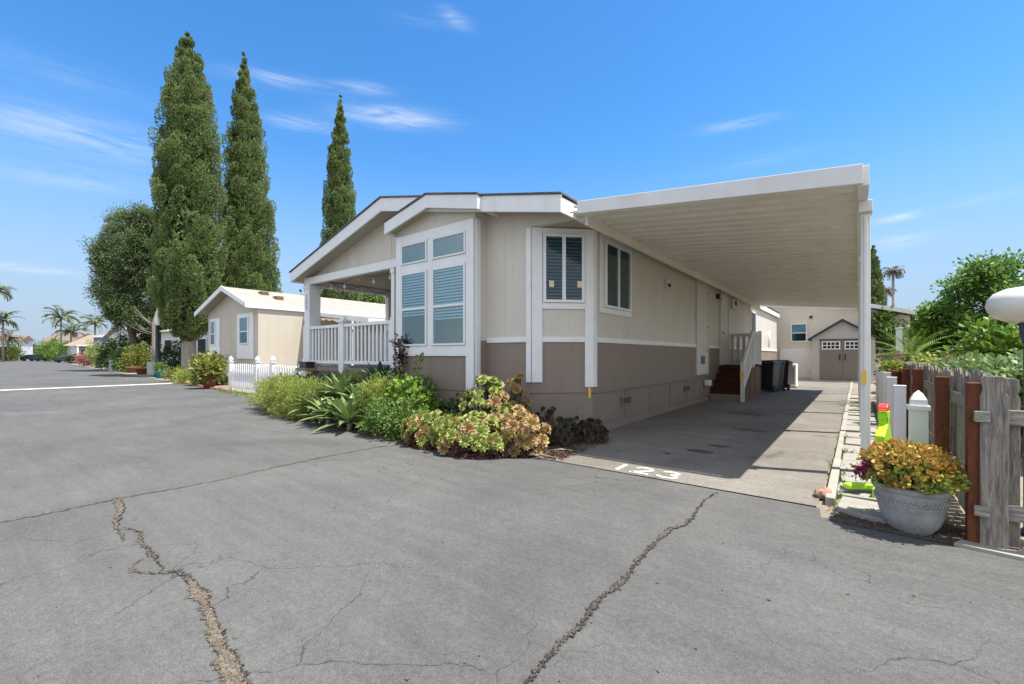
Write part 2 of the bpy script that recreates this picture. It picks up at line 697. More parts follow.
soffit_m = mat_basic('soffit_panel', (0.42, 0.375, 0.31), 0.7, 0.05, 2, 0.1, 40)
pale_in = mat_basic('dim_interior', (0.10, 0.12, 0.13), 0.8, 0.2, 2)
dark_in = mat_basic('dark_interior', (0.018, 0.02, 0.023), 0.8, 0.2, 2)
blind_m = mat_basic('window_blind', (0.66, 0.70, 0.71), 0.55, 0.04, 3)
blind_d = mat_basic('blue_grey_blind', (0.13, 0.17, 0.22), 0.55, 0.06, 3)
glass = mat_glass('window_glass', (0.80, 0.93, 0.96))
vinyl = mat_basic('white_vinyl', (0.80, 0.80, 0.80), 0.35, 0.02, 3, 0.02, 20)
yellow = mat_basic('yellow_tag', (0.80, 0.52, 0.03), 0.5, 0.06, 10)
redwood = mat_wood('red_stained_wood', (0.075, 0.026, 0.013), (0.20, 0.066, 0.032), (10, 10, 1.5))
step_m = mat_wood('dark_red_step_paint', (0.045, 0.016, 0.010), (0.095, 0.034, 0.022), (2, 12, 4))
greywood = mat_wood('weathered_grey_wood', (0.07, 0.06, 0.05), (0.40, 0.355, 0.30), (16, 16, 1.3))
greywood_x = mat_wood('weathered_grey_rail', (0.10, 0.088, 0.075), (0.50, 0.455, 0.39), (1.3, 16, 16))
brownwood = mat_wood('brown_wood', (0.10, 0.06, 0.035), (0.24, 0.15, 0.09))
bark = mat_wood('bark', (0.065, 0.05, 0.038), (0.21, 0.165, 0.125), (7, 7, 1.6), 0.95)
palebark = mat_wood('pale_bark', (0.19, 0.165, 0.135), (0.42, 0.37, 0.31), (6, 6, 1.4), 0.95)
n_tan = mat_siding('neighbour_tan_siding', (0.56, 0.50, 0.41), pitch=0.4, groove=0.03, depth=0.5)
n_roof = mat_basic('cream_roof_coating', (0.30, 0.285, 0.245), 0.8, 0.12, 2.5, 0.3, 30, stain=0.5, stain_col=(0.2, 0.175, 0.135))
bk_tan = mat_siding('pinkish_tan_siding', (0.74, 0.645, 0.52), pitch=0.6, groove=0.012, depth=0.4)
cream_wall = mat_basic('cream_stucco', (0.86, 0.83, 0.78), 0.85, 0.06, 3, 0.3, 60)
shed_wall = mat_basic('taupe_resin', (0.44, 0.41, 0.38), 0.55, 0.05, 3, 0.1, 40)
shed_door = mat_siding('brown_resin_door', (0.19, 0.162, 0.128), pitch=0.14, groove=0.08, depth=0.6)
shed_roof = mat_basic('dark_resin_roof', (0.05, 0.045, 0.04), 0.7, 0.1, 4)
black_pl = mat_basic('black_plastic', (0.022, 0.023, 0.024), 0.42, 0.15, 4, 0.05, 60)
grey_pl = mat_basic('grey_plastic', (0.13, 0.135, 0.14), 0.5, 0.1, 4)
metal = mat_basic('grey_metal', (0.34, 0.34, 0.34), 0.45, 0.1, 5, metal=0.4)
terracotta = mat_basic('terracotta', (0.25, 0.085, 0.05), 0.8, 0.15, 6, 0.2, 40)
teal = mat_basic('teal_glaze', (0.02, 0.30, 0.30), 0.25, 0.12, 4)
potgrey = mat_basic('weathered_grey_pot', (0.34, 0.34, 0.33), 0.75, 0.2, 7, 0.35, 60, stain=0.75, stain_col=(0.15, 0.14, 0.125))
lime = mat_basic('lime_plastic', (0.42, 0.76, 0.02), 0.4, 0.05, 5)
redpl = mat_basic('red_plastic', (0.80, 0.05, 0.03), 0.4, 0.05, 5)
globe = mat_basic('milk_white_globe', (0.74, 0.70, 0.62), 0.25, 0.05, 3, stain=0.2, stain_col=(0.5, 0.42, 0.3))
postblue = mat_basic('dark_blue_post', (0.045, 0.06, 0.10), 0.45, 0.25, 8)
brick = mat_basic('red_brick', (0.32, 0.12, 0.08), 0.85, 0.2, 9, 0.3, 50)
stone = mat_basic('reddish_stone', (0.33, 0.20, 0.15), 0.85, 0.25, 8, 0.4, 30)
rooftile = mat_basic('tan_roof_shingles', (0.29, 0.22, 0.155), 0.85, 0.12, 4, 0.3, 20)
redtile = mat_basic('red_roof_tiles', (0.19, 0.14, 0.115), 0.85, 0.12, 4, 0.3, 20)
whitewall = mat_basic('white_house_wall', (0.68, 0.69, 0.70), 0.7, 0.05, 2, 0.1, 30)
greywall = mat_basic('grey_house_wall', (0.33, 0.33, 0.34), 0.7, 0.06, 2, 0.1, 30)
bluewall = mat_basic('blue_house_wall', (0.14, 0.22, 0.40), 0.7, 0.06, 2)
carpaint = mat_basic('dark_car_paint', (0.03, 0.035, 0.045), 0.25, 0.1, 3)
silverpaint = mat_basic('silver_car_paint', (0.42, 0.43, 0.44), 0.3, 0.05, 3)
rubber = mat_basic('rubber', (0.02, 0.02, 0.02), 0.8, 0.2, 8)
bulb_m = mat_basic('bulb_glass', (0.75, 0.73, 0.66), 0.15, 0.03, 5)

L_cyp = mat_leaf('cypress_foliage', (0.07, 0.115, 0.04), (0.26, 0.335, 0.115), (0.46, 0.51, 0.21), 0.32, 0.6, 0.9, 0.5)
L_jun = mat_leaf('juniper_foliage', (0.06, 0.10, 0.05), (0.23, 0.30, 0.12), (0.42, 0.46, 0.20), 0.38, 0.6, 0.5, 0.5)
L_palm = mat_leaf('palm_fronds', (0.07, 0.10, 0.04), (0.17, 0.21, 0.07), (0.28, 0.28, 0.11), 0.15, 0.5)
L_drypalm = mat_leaf('dry_palm_fronds', (0.09, 0.075, 0.045), (0.21, 0.17, 0.10), None, 0.1, 0.7)
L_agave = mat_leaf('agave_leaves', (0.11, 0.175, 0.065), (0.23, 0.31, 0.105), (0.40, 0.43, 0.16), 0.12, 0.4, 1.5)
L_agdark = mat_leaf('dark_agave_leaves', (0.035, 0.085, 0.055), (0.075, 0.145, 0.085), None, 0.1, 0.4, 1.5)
L_feather = mat_leaf('feathery_green', (0.19, 0.25, 0.05), (0.42, 0.48, 0.12), (0.56, 0.58, 0.22), 0.35, 0.55, 2.2)
L_shrub = mat_leaf('green_shrub_leaves', (0.07, 0.14, 0.03), (0.20, 0.31, 0.07), (0.36, 0.42, 0.12), 0.25, 0.45, 1.4)
L_bright = mat_leaf('bright_green_leaves', (0.08, 0.16, 0.022), (0.23, 0.36, 0.055), (0.36, 0.44, 0.09), 0.3, 0.42, 1.4)
L_dark = mat_leaf('dark_green_leaves', (0.018, 0.045, 0.014), (0.065, 0.12, 0.03), None, 0.2, 0.45, 0.8)
L_tree = mat_leaf('garden_tree_leaves', (0.05, 0.12, 0.025), (0.19, 0.33, 0.06), (0.34, 0.45, 0.11), 0.40, 0.40, 1.2)
L_yel = mat_leaf('yellow_green_leaves', (0.12, 0.15, 0.03), (0.30, 0.32, 0.07), (0.44, 0.42, 0.12), 0.3, 0.5, 1.5)
L_aeon = mat_leaf('rosette_succulent', (0.15, 0.22, 0.05), (0.40, 0.42, 0.11), (0.50, 0.38, 0.15), 0.15, 0.45, 4.5, 0.35)
L_aeonp = mat_leaf('peach_rosette_succulent', (0.30, 0.13, 0.075), (0.44, 0.35, 0.13), (0.38, 0.42, 0.12), 0.15, 0.5, 4.5, 0.35)
L_burg = mat_leaf('burgundy_rosettes', (0.025, 0.026, 0.016), (0.085, 0.07, 0.038), (0.13, 0.17, 0.06), 0.12, 0.5, 2.0)
L_jade = mat_leaf('red_tipped_jade', (0.44, 0.17, 0.045), (0.50, 0.42, 0.09), (0.40, 0.46, 0.11), 0.25, 0.38, 7.0, 0.6)
L_jadein = mat_leaf('green_jade_leaves', (0.14, 0.22, 0.04), (0.38, 0.42, 0.09), (0.52, 0.44, 0.09), 0.25, 0.38, 5.0)
L_grape = mat_leaf('pale_broad_leaves', (0.10, 0.17, 0.05), (0.27, 0.38, 0.14), (0.42, 0.50, 0.28), 0.28, 0.5, 1.5)
L_dry = mat_leaf('dry_leaves', (0.10, 0.05, 0.03), (0.32, 0.19, 0.11), (0.45, 0.30, 0.2), 0.1, 0.8, 3)
L_wither = mat_leaf('withered_leaves', (0.05, 0.028, 0.02), (0.19, 0.10, 0.07), (0.33, 0.21, 0.14), 0.1, 0.8, 3)
L_pink = mat_leaf('pink_blossom', (0.28, 0.13, 0.11), (0.52, 0.30, 0.26), None, 0.2, 0.6, 1)
L_magenta = mat_leaf('magenta_blossom', (0.12, 0.01, 0.04), (0.26, 0.03, 0.10), None, 0.1, 0.5, 1)

# ------------------------------------------------------------------ foliage tools


def unit(a):
    return a / np.maximum(np.linalg.norm(a, axis=1, keepdims=True), 1e-9)


def rand_dir(n, rng=RNG):
    return unit(rng.normal(size=(n, 3)))


class Leaves:
    """collects folded leaves (two triangles or an oval of six corners each)"""

    def __init__(self):
        self.V, self.F, self.n = [], [], 0

    def add(self, c, ax, nr, ln, wd, fold=0.25, oval=False):
        c, ax = np.asarray(c), unit(np.asarray(ax))
        n = len(c)
        if n == 0:
            return self
        nr = np.asarray(nr)
        side = unit(np.cross(ax, nr))
        nr = np.cross(side, ax)
        ln = np.broadcast_to(np.asarray(ln, float), (n,))[:, None]
        wd = np.broadcast_to(np.asarray(wd, float), (n,))[:, None]
        if not oval:
            b = c
            t = c + ax * ln
            m = c + ax * ln * 0.48 + nr * wd * fold
            l, r = m - side * wd * 0.5, m + side * wd * 0.5
            self.V.append(np.stack([b, l, t, r], 1).reshape(-1, 3))
            i = np.arange(n) * 4 + self.n
            self.F += np.stack([i, i + 3, i + 2], 1).tolist() + np.stack([i, i + 2, i + 1], 1).tolist()
            self.n += 4 * n
        else:
            p = [(0, 0, 0), (.28, -.40, .3), (.70, -.46, .36), (1, 0, .12), (.70, .46, .36), (.28, .40, .3)]
            vs = [c + ax * ln * a + side * wd * s + nr * wd * q * fold for a, s, q in p]
            self.V.append(np.stack(vs, 1).reshape(-1, 3))
            i = np.arange(n) * 6 + self.n
            self.F += np.stack([i, i + 5, i + 4, i + 3], 1).tolist() + np.stack([i, i + 3, i + 2, i + 1], 1).tolist()
            self.n += 6 * n
        return self

    def raw(self, V, Fc):
        self.V.append(np.asarray(V, float).reshape(-1, 3))
        self.F += [[i + self.n for i in f] for f in Fc]
        self.n += len(V)
        return self

    def build(self, name, mat, parent=None, base=None):
        return mesh_obj(name, np.concatenate(self.V), self.F, mat, parent, False, base)


def crown_leaves(L, c, rad, ncl, cr, per, ln, wd, shell=0.5, flat=1.0, droop=0.0, rng=RNG, oval=False, zmin=None, fold=0.3):
    """leaf clumps scattered through an uneven ellipsoid"""
    c, rad = np.asarray(c, float), np.asarray(rad, float)
    dirs = rand_dir(ncl, rng)
    lump = 1 + 0.18 * np.sin(dirs[:, 0] * 5 + c[0]) * np.cos(dirs[:, 2] * 4 + c[1]) + 0.12 * np.sin(dirs[:, 1] * 9 + 1)
    rr = (shell + (1 - shell) * rng.rand(ncl) ** 0.7) * lump
    cc = c + dirs * rad * rr[:, None]
    if zmin is not None:
        cc[:, 2] = np.maximum(cc[:, 2], zmin + cr * 0.3)
    csz = cr * (0.6 + 0.8 * rng.rand(ncl))
    idx = np.repeat(np.arange(ncl), per)
    off = rng.normal(size=(ncl * per, 3)) * 0.5
    off[:, 2] *= flat
    P = cc[idx] + off * csz[idx][:, None]
    if zmin is not None:
        P[:, 2] = np.maximum(P[:, 2], zmin + 0.01)
    out = unit(off + 0.6 * dirs[idx] + np.array([0, 0, 0.25]))
    ax = unit(out + 0.8 * rand_dir(len(P), rng) - np.array([0, 0, droop]))
    nr = unit(out + np.array([0, 0, 0.7]) + 0.7 * rand_dir(len(P), rng))
    s = 0.65 + 0.7 * rng.rand(len(P))
    L.add(P, ax, nr, ln * s, wd * s, fold, oval)


def shrub(name, label, cat, px, d, rad, mat, ncl=40, per=40, cr=0.18, ln=0.10, wd=0.05, zc=None, shell=0.35, group=None, oval=False, flat=0.9, pos=None, droop=0.0, stems=True):
    p = pt(px, d) if pos is None else Vector(pos)
    rng = np.random.RandomState(abs(hash((round(p.x, 2), round(p.y, 2)))) % 99999) if False else np.random.RandomState(int(abs(p.x * 137 + p.y * 71 + rad[0] * 11)) % 99991)
    root = empty(name, label, cat, (p.x, p.y, 0 if pos is None else p.z), group)
    z0 = root.location.z
    zc = rad[2] * 0.95 if zc is None else zc
    L = Leaves()
    crown_leaves(L, (p.x, p.y, z0 + zc), rad, ncl, cr, per, ln, wd, shell, flat, droop, rng, oval, zmin=z0)
    L.build('foliage', mat, root)
    if stems:
        m = MB()
        for i in range(6):
            a = rng.rand() * 6.28
            q = Vector((p.x + math.cos(a) * rad[0] * 0.5, p.y + math.sin(a) * rad[1] * 0.5, z0 + zc))
            m.tube([(p.x + math.cos(a) * rad[0] * .12, p.y + math.sin(a) * rad[1] * .12, z0), tuple((Vector((p.x, p.y, z0)) + q) / 2 + Vector((0, 0, .05 * rad[2]))), q], [0.022 * rad[2] + .004, 0.016 * rad[2] + .004, .004], 6)
        m.build('stem', bark, root, True)
    return root


def ribbon_leaf(L, base, yawa, pitch0, bend, length, width, seg=5, fold=0.18, profile=None, tipw=0.0):
    """one long arching leaf with a channel along its middle"""
    pos = Vector(base)
    ca, sa = math.cos(yawa), math.sin(yawa)
    side = Vector((-sa, ca, 0))
    vs, fs = [], []
    for i in range(seg + 1):
        t = i / seg
        pit = pitch0 - bend * t
        d = Vector((ca * math.cos(pit), sa * math.cos(pit), math.sin(pit)))
        nrm = side.cross(d) * -1
        if nrm.z < 0 and pit < 1.5:
            nrm = -nrm
        w = width * (profile(t) if profile else (0.55 + 1.6 * t * (1 - t) * 1.1) * (1 - t ** 3) + tipw * t)
        vs += [pos - side * w * .5 + nrm * w * fold, pos, pos + side * w * .5 + nrm * w * fold]
        pos = pos + d * (length / seg)
    for i in range(seg):
        a = i * 3
        fs += [(a, a + 1, a + 4, a + 3), (a + 1, a + 2, a + 5, a + 4)]
    L.raw([tuple(v) for v in vs], fs)


def agave(label, x, y, z, size, mat, nl=24, seed=1, name='agave', cat='agave', stem=True):
    rng = random.Random(seed)
    root = empty(name, label, cat, (x, y, 0), 'agaves in the front bed')
    L = Leaves()
    for i in range(nl):
        t = i / nl
        a = i * 2.399 + rng.uniform(-.2, .2)
        pitch = 0.15 + 1.25 * t + rng.uniform(-.12, .12)
        ln = size * (0.85 + .3 * rng.random()) * (1 - .25 * t)
        prof = lambda q: (0.62 + 1.35 * q * (1 - q) * 1.15) * max(0.02, (1 - q ** 4))
        ribbon_leaf(L, (x + .03 * math.cos(a), y + .03 * math.sin(a), z + .03 * t), a, pitch, 0.55 + .35 * rng.random() - .3 * t, ln, size * 0.215, 6, 0.16, prof)
    L.build('leaf_rosette', mat, root)
    if stem:
        MB().tube([(x, y, -.02), (x + .02, y, z * .6), (x, y, z + .05)], [.05, .045, .05], 8).build('stem', palebark, root, True)
    return root


def rosette(L, c, n, size, rng, rings=3, oval=True):
    """an aeonium head: a cup of spoon shaped leaves in rings"""
    n = Vector(n).normalized()
    u = n.orthogonal().normalized()
    v = n.cross(u)
    C, A, Nn, Ln, Wd = [], [], [], [], []
    for r in range(rings):
        k = 10 - 2 * r
        tilt = 0.10 + r * 0.52
        for i in range(k):
            a = 6.283 * (i + .5 * r + rng.uniform(-.12, .12)) / k
            rad = u * math.cos(a) + v * math.sin(a)
            d = rad * math.cos(tilt) + n * math.sin(tilt)
            C.append(Vector(c) + n * 0.012 * r + rad * size * .06)
            A.append(d)
            Nn.append(n * math.cos(tilt) - rad * math.sin(tilt))
            Ln.append(size * (0.49 - .11 * r))
            Wd.append(size * (0.285 - .05 * r))
    L.add(np.array(C), np.array(A), np.array(Nn), np.array(Ln), np.array(Wd), 0.55, oval)


# ------------------------------------------------------------------ ground, road, driveway
def sheet(name, poly, z, mat, kind='structure', thick=None):
    m = MB()
    if thick:
        m.prism(poly, z - thick, z)
    else:
        m.add([(x, y, z) for x, y in poly], [list(range(len(poly)))])
    o = m.build(name, mat, None, norm=bool(thick))
    if not thick and o.data.polygons[0].normal.z < 0:
        o.data.flip_normals()
    o['kind'] = kind
    return o


sheet('ground', [(-1500, -1500), (1500, -1500), (1500, 1500), (-1500, 1500)], -0.012, dirt)
bed_edge = [(-2.98, 4.40), (-3.25, 4.22), (-3.75, 3.84), (-4.6, 3.84), (-5.6, 3.96), (-7.0, 4.0), (-8.6, 4.02), (-10.2, 4.1), (-11.2, 4.55), (-13.5, 5.35), (-17.5, 5.85), (-24.5, 6.35), (-60, 8.7), (-121, 13.0), (-620, 47)]
road_poly = [(400, 4.16), (-0.22, 4.16), (-0.24, 4.39)] + bed_edge + [(-620, 26), (-34, -11), (-34, -400), (400, -400)]
sheet('road', road_poly, 0.0, asphalt)
sheet('driveway', [(-3.30, 4.40), (-0.26, 4.40), (-0.22, 8), (-0.22, 25.4), (-3.30, 25.4)], 0.008, drive_m)
sheet('planting_bed', [(-3.0, 4.42)] + bed_edge[1:9] + [(-11.2, 8.2), (-3.0, 8.2)], -0.004, soil)
sheet('back_patio', [(-3.2, 25.42), (2.2, 25.42), (2.2, 27.4), (-3.2, 27.4)], 0.06, conc, thick=0.08)
sheet('garden_soil', [(0.75, 4.5), (14, 4.5), (14, 26), (0.75, 26)], -0.004, soil)
sheet('gravel_strip', [(-0.14, 4.17), (3.0, 4.17), (3.0, 5.0), (0.62, 24.0), (-0.14, 24.0)], -0.002, dirt)
sheet('mulch_strip', [(-.16, 4.10), (.3, 4.07), (1.4, 4.05), (1.4, 4.45), (.62, 4.45), (.35, 4.66), (-.02, 4.42)], .005, soil)
gv = MB()
rg_ = np.random.RandomState(5)
for i in range(1500):
    px_, py_ = rg_.uniform(-.16, 1.1), 4.09 + .36 * rg_.rand()
    r_ = .004 + .011 * rg_.rand() ** 2
    a_ = rg_.rand() * 6
    gv.add([(px_ + r_ * math.cos(a_ + k * 2.09) * 1.3, py_ + r_ * math.sin(a_ + k * 2.09), .005) for k in range(3)] + [(px_, py_, .005 + r_)], [(0, 1, 3), (1, 2, 3), (2, 0, 3)])
o = gv.build('dark_gravel', mat_basic('dark_gravel', (.07, .06, .05), .9, .5, 30), None, norm=False)
o['kind'] = 'stuff'
curb = MB()
yy = 4.55
while yy < 24.5:
    l = 1.2 + random.random() * 1.0
    curb.box(-0.215 + random.uniform(-.006, .006), -0.145 + random.uniform(-.006, .006), yy, yy + l - .012, -.02, 0.055 + random.uniform(-.006, .006))
    yy += l
o = curb.build('driveway_kerb', conc, None, bevel=.008)
o['kind'] = 'structure'


def path_ribbon(pts, wl, wr, z, jit, sub, seed, jag=0.16):
    """ragged ribbon along ground points; wl, wr half widths to either side at each point"""
    rng = np.random.RandomState(seed)
    P = np.array([(p[0], p[1]) for p in pts], float)
    out, L_, R_ = [], [], []
    tt = np.linspace(0, len(P) - 1, (len(P) - 1) * sub + 1)
    X = np.interp(tt, range(len(P)), P[:, 0])
    Y = np.interp(tt, range(len(P)), P[:, 1])
    A = np.interp(tt, range(len(P)), wl)
    B = np.interp(tt, range(len(P)), wr)
    n = len(tt)

    def wob():
        w = rng.normal(size=n)
        return np.convolve(w, [.25, .5, .25], 'same')
    d = np.stack([np.gradient(X), np.gradient(Y)], 1)
    d /= np.maximum(np.linalg.norm(d, axis=1, keepdims=True), 1e-9)
    s = np.stack([-d[:, 1], d[:, 0]], 1)
    C = np.stack([X, Y], 1) + s * (wob() * jit)[:, None]
    l = C + s * (A * np.clip(1 + jag * rng.normal(size=n), .15, 2))[:, None]
    r = C - s * (B * np.clip(1 + jag * rng.normal(size=n), .15, 2))[:, None]
    return C, l, r


def ribbon_mesh(l, r, z):
    n = len(l)
    V = [(p[0], p[1], z) for p in l] + [(p[0], p[1], z) for p in r]
    return V, [(i, i + 1, i + 1 + n, i + n) for i in range(n - 1)]


sand_mb, void_mb, peb = MB(), MB(), MB()


def crack(pxs, seed, sub=14, jit=.012, sand=True, dark_side=1):
    pts = [gp(a, b) for a, b, _, _ in pxs]
    w = [x[2] * .27 for x in pxs]
    dk = [x[3] for x in pxs]
    sub *= 2
    C, l, r = path_ribbon(pts, w, w, 0, jit * .8, sub, seed)
    lo = np.interp(np.linspace(0, 1, len(C)), np.linspace(0, 1, max(6, len(pxs) * 2)), np.random.RandomState(seed + 90).uniform(.25, 1.25, max(6, len(pxs) * 2)))
    l, r = C + (l - C) * lo[:, None], C + (r - C) * lo[:, None]
    if sand:
        V, Fc = ribbon_mesh(l, r, .004)
        sand_mb.add(V, Fc)
    rng = np.random.RandomState(seed + 5)
    e = l if dark_side > 0 else r
    dd = .6 * np.interp(np.linspace(0, len(dk) - 1, len(C)), range(len(dk)), dk)
    s = (l - r)
    s /= np.maximum(np.linalg.norm(s, axis=1, keepdims=True), 1e-9)
    g = dd * np.clip(.7 + .7 * rng.normal(size=len(C)), .08, 2.4)
    V, Fc = ribbon_mesh(e + s * g[:, None] * .6, e - s * g[:, None] * .6, .008)
    void_mb.add(V, Fc)
    if sand:
        e2 = r if dark_side > 0 else l
        g2 = dd * .5 * np.clip(.3 + .8 * rng.normal(size=len(C)), .0, 2)
        V, Fc = ribbon_mesh(e2 + s * g2[:, None] * .5, e2 - s * g2[:, None] * .5, .008)
        void_mb.add(V, Fc)
        for i in range(0, len(C)):
            wdt = np.linalg.norm(l[i] - r[i])
            for q in range(int(1 + wdt * 60)):
                t = rng.rand()
                p = l[i] * t + r[i] * (1 - t)
                rr = .003 + .007 * rng.rand() ** 2
                t = -.12 + 1.24 * t
                p = l[i] * t + r[i] * (1 - t)
                a = rng.rand() * 6
                vs = [(p[0] + rr * math.cos(a + k * 2.09) * 1.2, p[1] + rr * math.sin(a + k * 2.09), .005) for k in range(3)] + [(p[0], p[1], .005 + rr)]
                peb.add(vs, [(0, 1, 3), (1, 2, 3), (2, 0, 3)])


crack([(716, 493, .008, .012), (703, 502, .012, .016), (694, 517, .02, .02), (684, 525, .03, .014), (668, 531, .07, .012), (655, 543, .045, .014), (650, 548, .04, .03), (640, 558, .05, .02),
       (632, 570, .045, .014), (622, 582, .06, .014), (612, 590, .05, .012), (601, 597, .03, .022), (592, 608, .05, .025), (586, 620, .015, .03), (575, 632, .035, .018), (558, 645, .05, .014),
       (548, 660, .03, .026), (535, 672, .03, .016), (524, 690, .03, .028)], 3, 12)
crack([(118, 500, .10, .008), (121, 510, .09, .012), (116, 522, .07, .014), (117, 531, .03, .01), (124, 541, .01, .008)], 4, 10)
crack([(124, 528, .008, .008), (140, 533, .01, .012), (141, 543, .04, .012), (148, 552, .06, .02), (158, 562, .02, .018), (163, 570, .012, .012)], 6, 10)
crack([(142, 560, .006, .006), (131, 567, .008, .008), (134, 573, .008, .008), (160, 574, .01, .012), (178, 572, .04, .04), (190, 582, .10, .02), (199, 592, .13, .014), (205, 606, .16, .012), (212, 622, .17, .014), (218, 642, .17, .012),
       (226, 660, .15, .012), (232, 674, .13, .016), (238, 690, .14, .02)], 7, 12)
crack([(-40, 529, .01, .010), (0, 523, .01, .010), (60, 512, .012, .010), (118, 499, .03, .012), (180, 488, .03, .010), (230, 478, .035, .011), (282, 466, .04, .012), (330, 456, .03, .014), (380, 447, .02, .014), (420, 444, .01, .01)], 8, 16, .018)
crack([(808, 545, .002, .002), (816, 562, .002, .003), (840, 576, .002, .003), (900, 590, .002, .002), (960, 600, .002, .002)], 10, 10, .02, False)
crack([(870, 568, .002, .002), (930, 575, .002, .003), (1000, 598, .002, .003), (1040, 604, .002, .003)], 12, 10, .02, False)
crack([(-20, 405, .01, .02), (60, 402, .01, .02), (120, 400, .01, .02)], 14, 10, .03, False)
o = sand_mb.build('road_crack_fill', sandfill, None, norm=False); o['kind'] = 'structure'
o = void_mb.build('road_crack', tar, None, norm=False); o['kind'] = 'structure'
o = peb.build('crack_gravel', sandfill, None, norm=False); o['kind'] = 'stuff'

# painted stop line across the street
sheet('stop_line', [(-24.45, -9.0), (-23.95, -9.0), (-23.95, 6.15), (-24.45, 6.15)], 0.004, white_line)

# painted 123 on the driveway apron, reading from the street
num = MB()


def stroke(pts, w):
    P = np.array(pts, float)
    d = np.gradient(P, axis=0)
    d /= np.maximum(np.linalg.norm(d, axis=1, keepdims=True), 1e-9)
    s = np.stack([-d[:, 1], d[:, 0]], 1)
    V, Fc = ribbon_mesh(P + s * w / 2, P - s * w / 2, .012)
    num.add(V, Fc)


bx = -2.06
stroke([(bx, 4.47), (bx, 4.60), (bx, 4.73)], .045)
x2 = -1.92
th = np.linspace(math.pi * .95, -.45, 14)
stroke([(x2 + .10 + .085 * math.cos(a), 4.655 + .065 * math.sin(a)) for a in th] + [(x2 + .10, 4.545), (x2 + .02, 4.49)], .042)
stroke([(x2, 4.487), (x2 + .1, 4.487), (x2 + .205, 4.487)], .042)
x3 = -1.63
th = np.linspace(math.pi * .9, -1.35, 12)
stroke([(x3 + .09 + .08 * math.cos(a), 4.67 + .052 * math.sin(a)) for a in th], .04)
th = np.linspace(1.35, -math.pi * .9, 14)
stroke([(x3 + .09 + .095 * math.cos(a), 4.545 + .062 * math.sin(a)) for a in th], .04)
o = num.build('painted_house_number', white_line, None, norm=False)
o['kind'] = 'structure'
oil = MB()
for cx, cy, rx, ry in [(-1.60, 6.0, .17, .09), (-1.49, 6.5, .13, .055), (-1.9, 5.6, .05, .03), (-1.35, 8.2, .22, .1), (-1.8, 10.5, .4, .2)]:
    n = 24
    poly = [(cx + rx * math.cos(6.283 * k / n) * random.uniform(.85, 1.12), cy + ry * math.sin(6.283 * k / n) * random.uniform(.85, 1.12), .012) for k in range(n)]
    oil.add(poly, [list(range(n))])
o = oil.build('oil_stain', mat_basic('oil', (0.06, 0.057, 0.052), .55, .3, 14), None, norm=False)
o['kind'] = 'structure'
# pale scuffs and bits on the road
bits = MB()
for i in range(60):
    p = gp(random.uniform(0, 1020), random.uniform(430, 684))
    if p.y > 3.9:
        continue
    r = random.uniform(.003, .010)
    a = random.random() * 6
    bits.add([(p.x + r * math.cos(a + k * 1.57) * random.uniform(.6, 1.6), p.y + r * math.sin(a + k * 1.57), .003 if k % 2 else .007) for k in range(4)], [(0, 1, 2, 3)])
o = bits.build('road_debris', bark, None, norm=False)
o['kind'] = 'stuff'

# ------------------------------------------------------------------ windows (shared builder)
V3 = Vector


def frame_y(Y):
    return (V3((0, Y, 0)), V3((1, 0, 0)), V3((0, -1, 0)))


def frame_x(X, sgn=1):
    return (V3((X, 0, 0)), V3((0, 1, 0)), V3((sgn, 0, 0)))


def window(parent, fr, u0, u1, z0, z1, style='fixed', fw=.035, blind=None, name='window', proud=.055, fmat=None, split=None, glassm=None, bmat=None, roomm=None):
    fmat = fmat or vinyl
    m = MB()
    n0, n1 = .004, proud
    m.fbox(fr, u0, u0 + fw, n0, n1, z0, z1).fbox(fr, u1 - fw, u1, n0, n1, z0, z1)
    m.fbox(fr, u0 + fw, u1 - fw, n0, n1 - .002, z0, z0 + fw).fbox(fr, u0 + fw, u1 - fw, n0, n1 - .002, z1 - fw, z1)
    if style == 'hung':
        zm = split if split else (z0 + z1) / 2
        m.fbox(fr, u0 + fw, u1 - fw, n0 + .01, n1 - .006, zm - .022, zm + .022)
    if style == 'slider':
        um = (u0 + u1) / 2
        m.fbox(fr, um - .028, um + .028, n0 + .01, n1 - .006, z0 + fw, z1 - fw)
    f = m.build(name, fmat, parent, bevel=.003)
    MB().fbox(fr, u0 + fw * .5, u1 - fw * .5, .003, .008, z0 + fw * .5, z1 - fw * .5).build('dark_room', roomm or dark_in, f)
    if blind:
        b0, b1 = blind
        b = MB()
        z = b1 - .01
        while z > b0:
            # a tilted slat
            P, u, n = fr
            a0, a1 = P + u * (u0 + fw + .008), P + u * (u1 - fw - .008)
            q = [a0 + n * .012, a1 + n * .012, a1 + n * .032, a0 + n * .032]
            zz = [z, z, z - .030, z - .030]
            b.add([(v.x, v.y, h) for v, h in zip(q, zz)], [(0, 1, 2, 3)])
            z -= .052
        b.build('blind', bmat or blind_m, f, norm=False)
    MB().fbox(fr, u0 + fw * .6, u1 - fw * .6, proud - .018, proud - .014, z0 + fw * .6, z1 - fw * .6).build('pane', glassm or glass, f)
    return f


# ------------------------------------------------------------------ the mobile home
home = empty('mobile_home', 'tan and brown mobile home with white trim, corner bay window and covered porch', 'mobile home', (-7.0, 15.5, 0))
XR, YF, YB = -3.30, 5.60, 5.30                  # right wall, front wall, bay front
XL, YP, YE = -10.85, 8.0, 26.6                   # left wall, porch back wall, rear end
FOOT = [(-4.0, YF), (-4.93, YF), (-4.93, YB), (-6.95, YB), (-6.95, YP), (XL, YP), (XL, YE), (XR, YE), (XR, 6.30)]


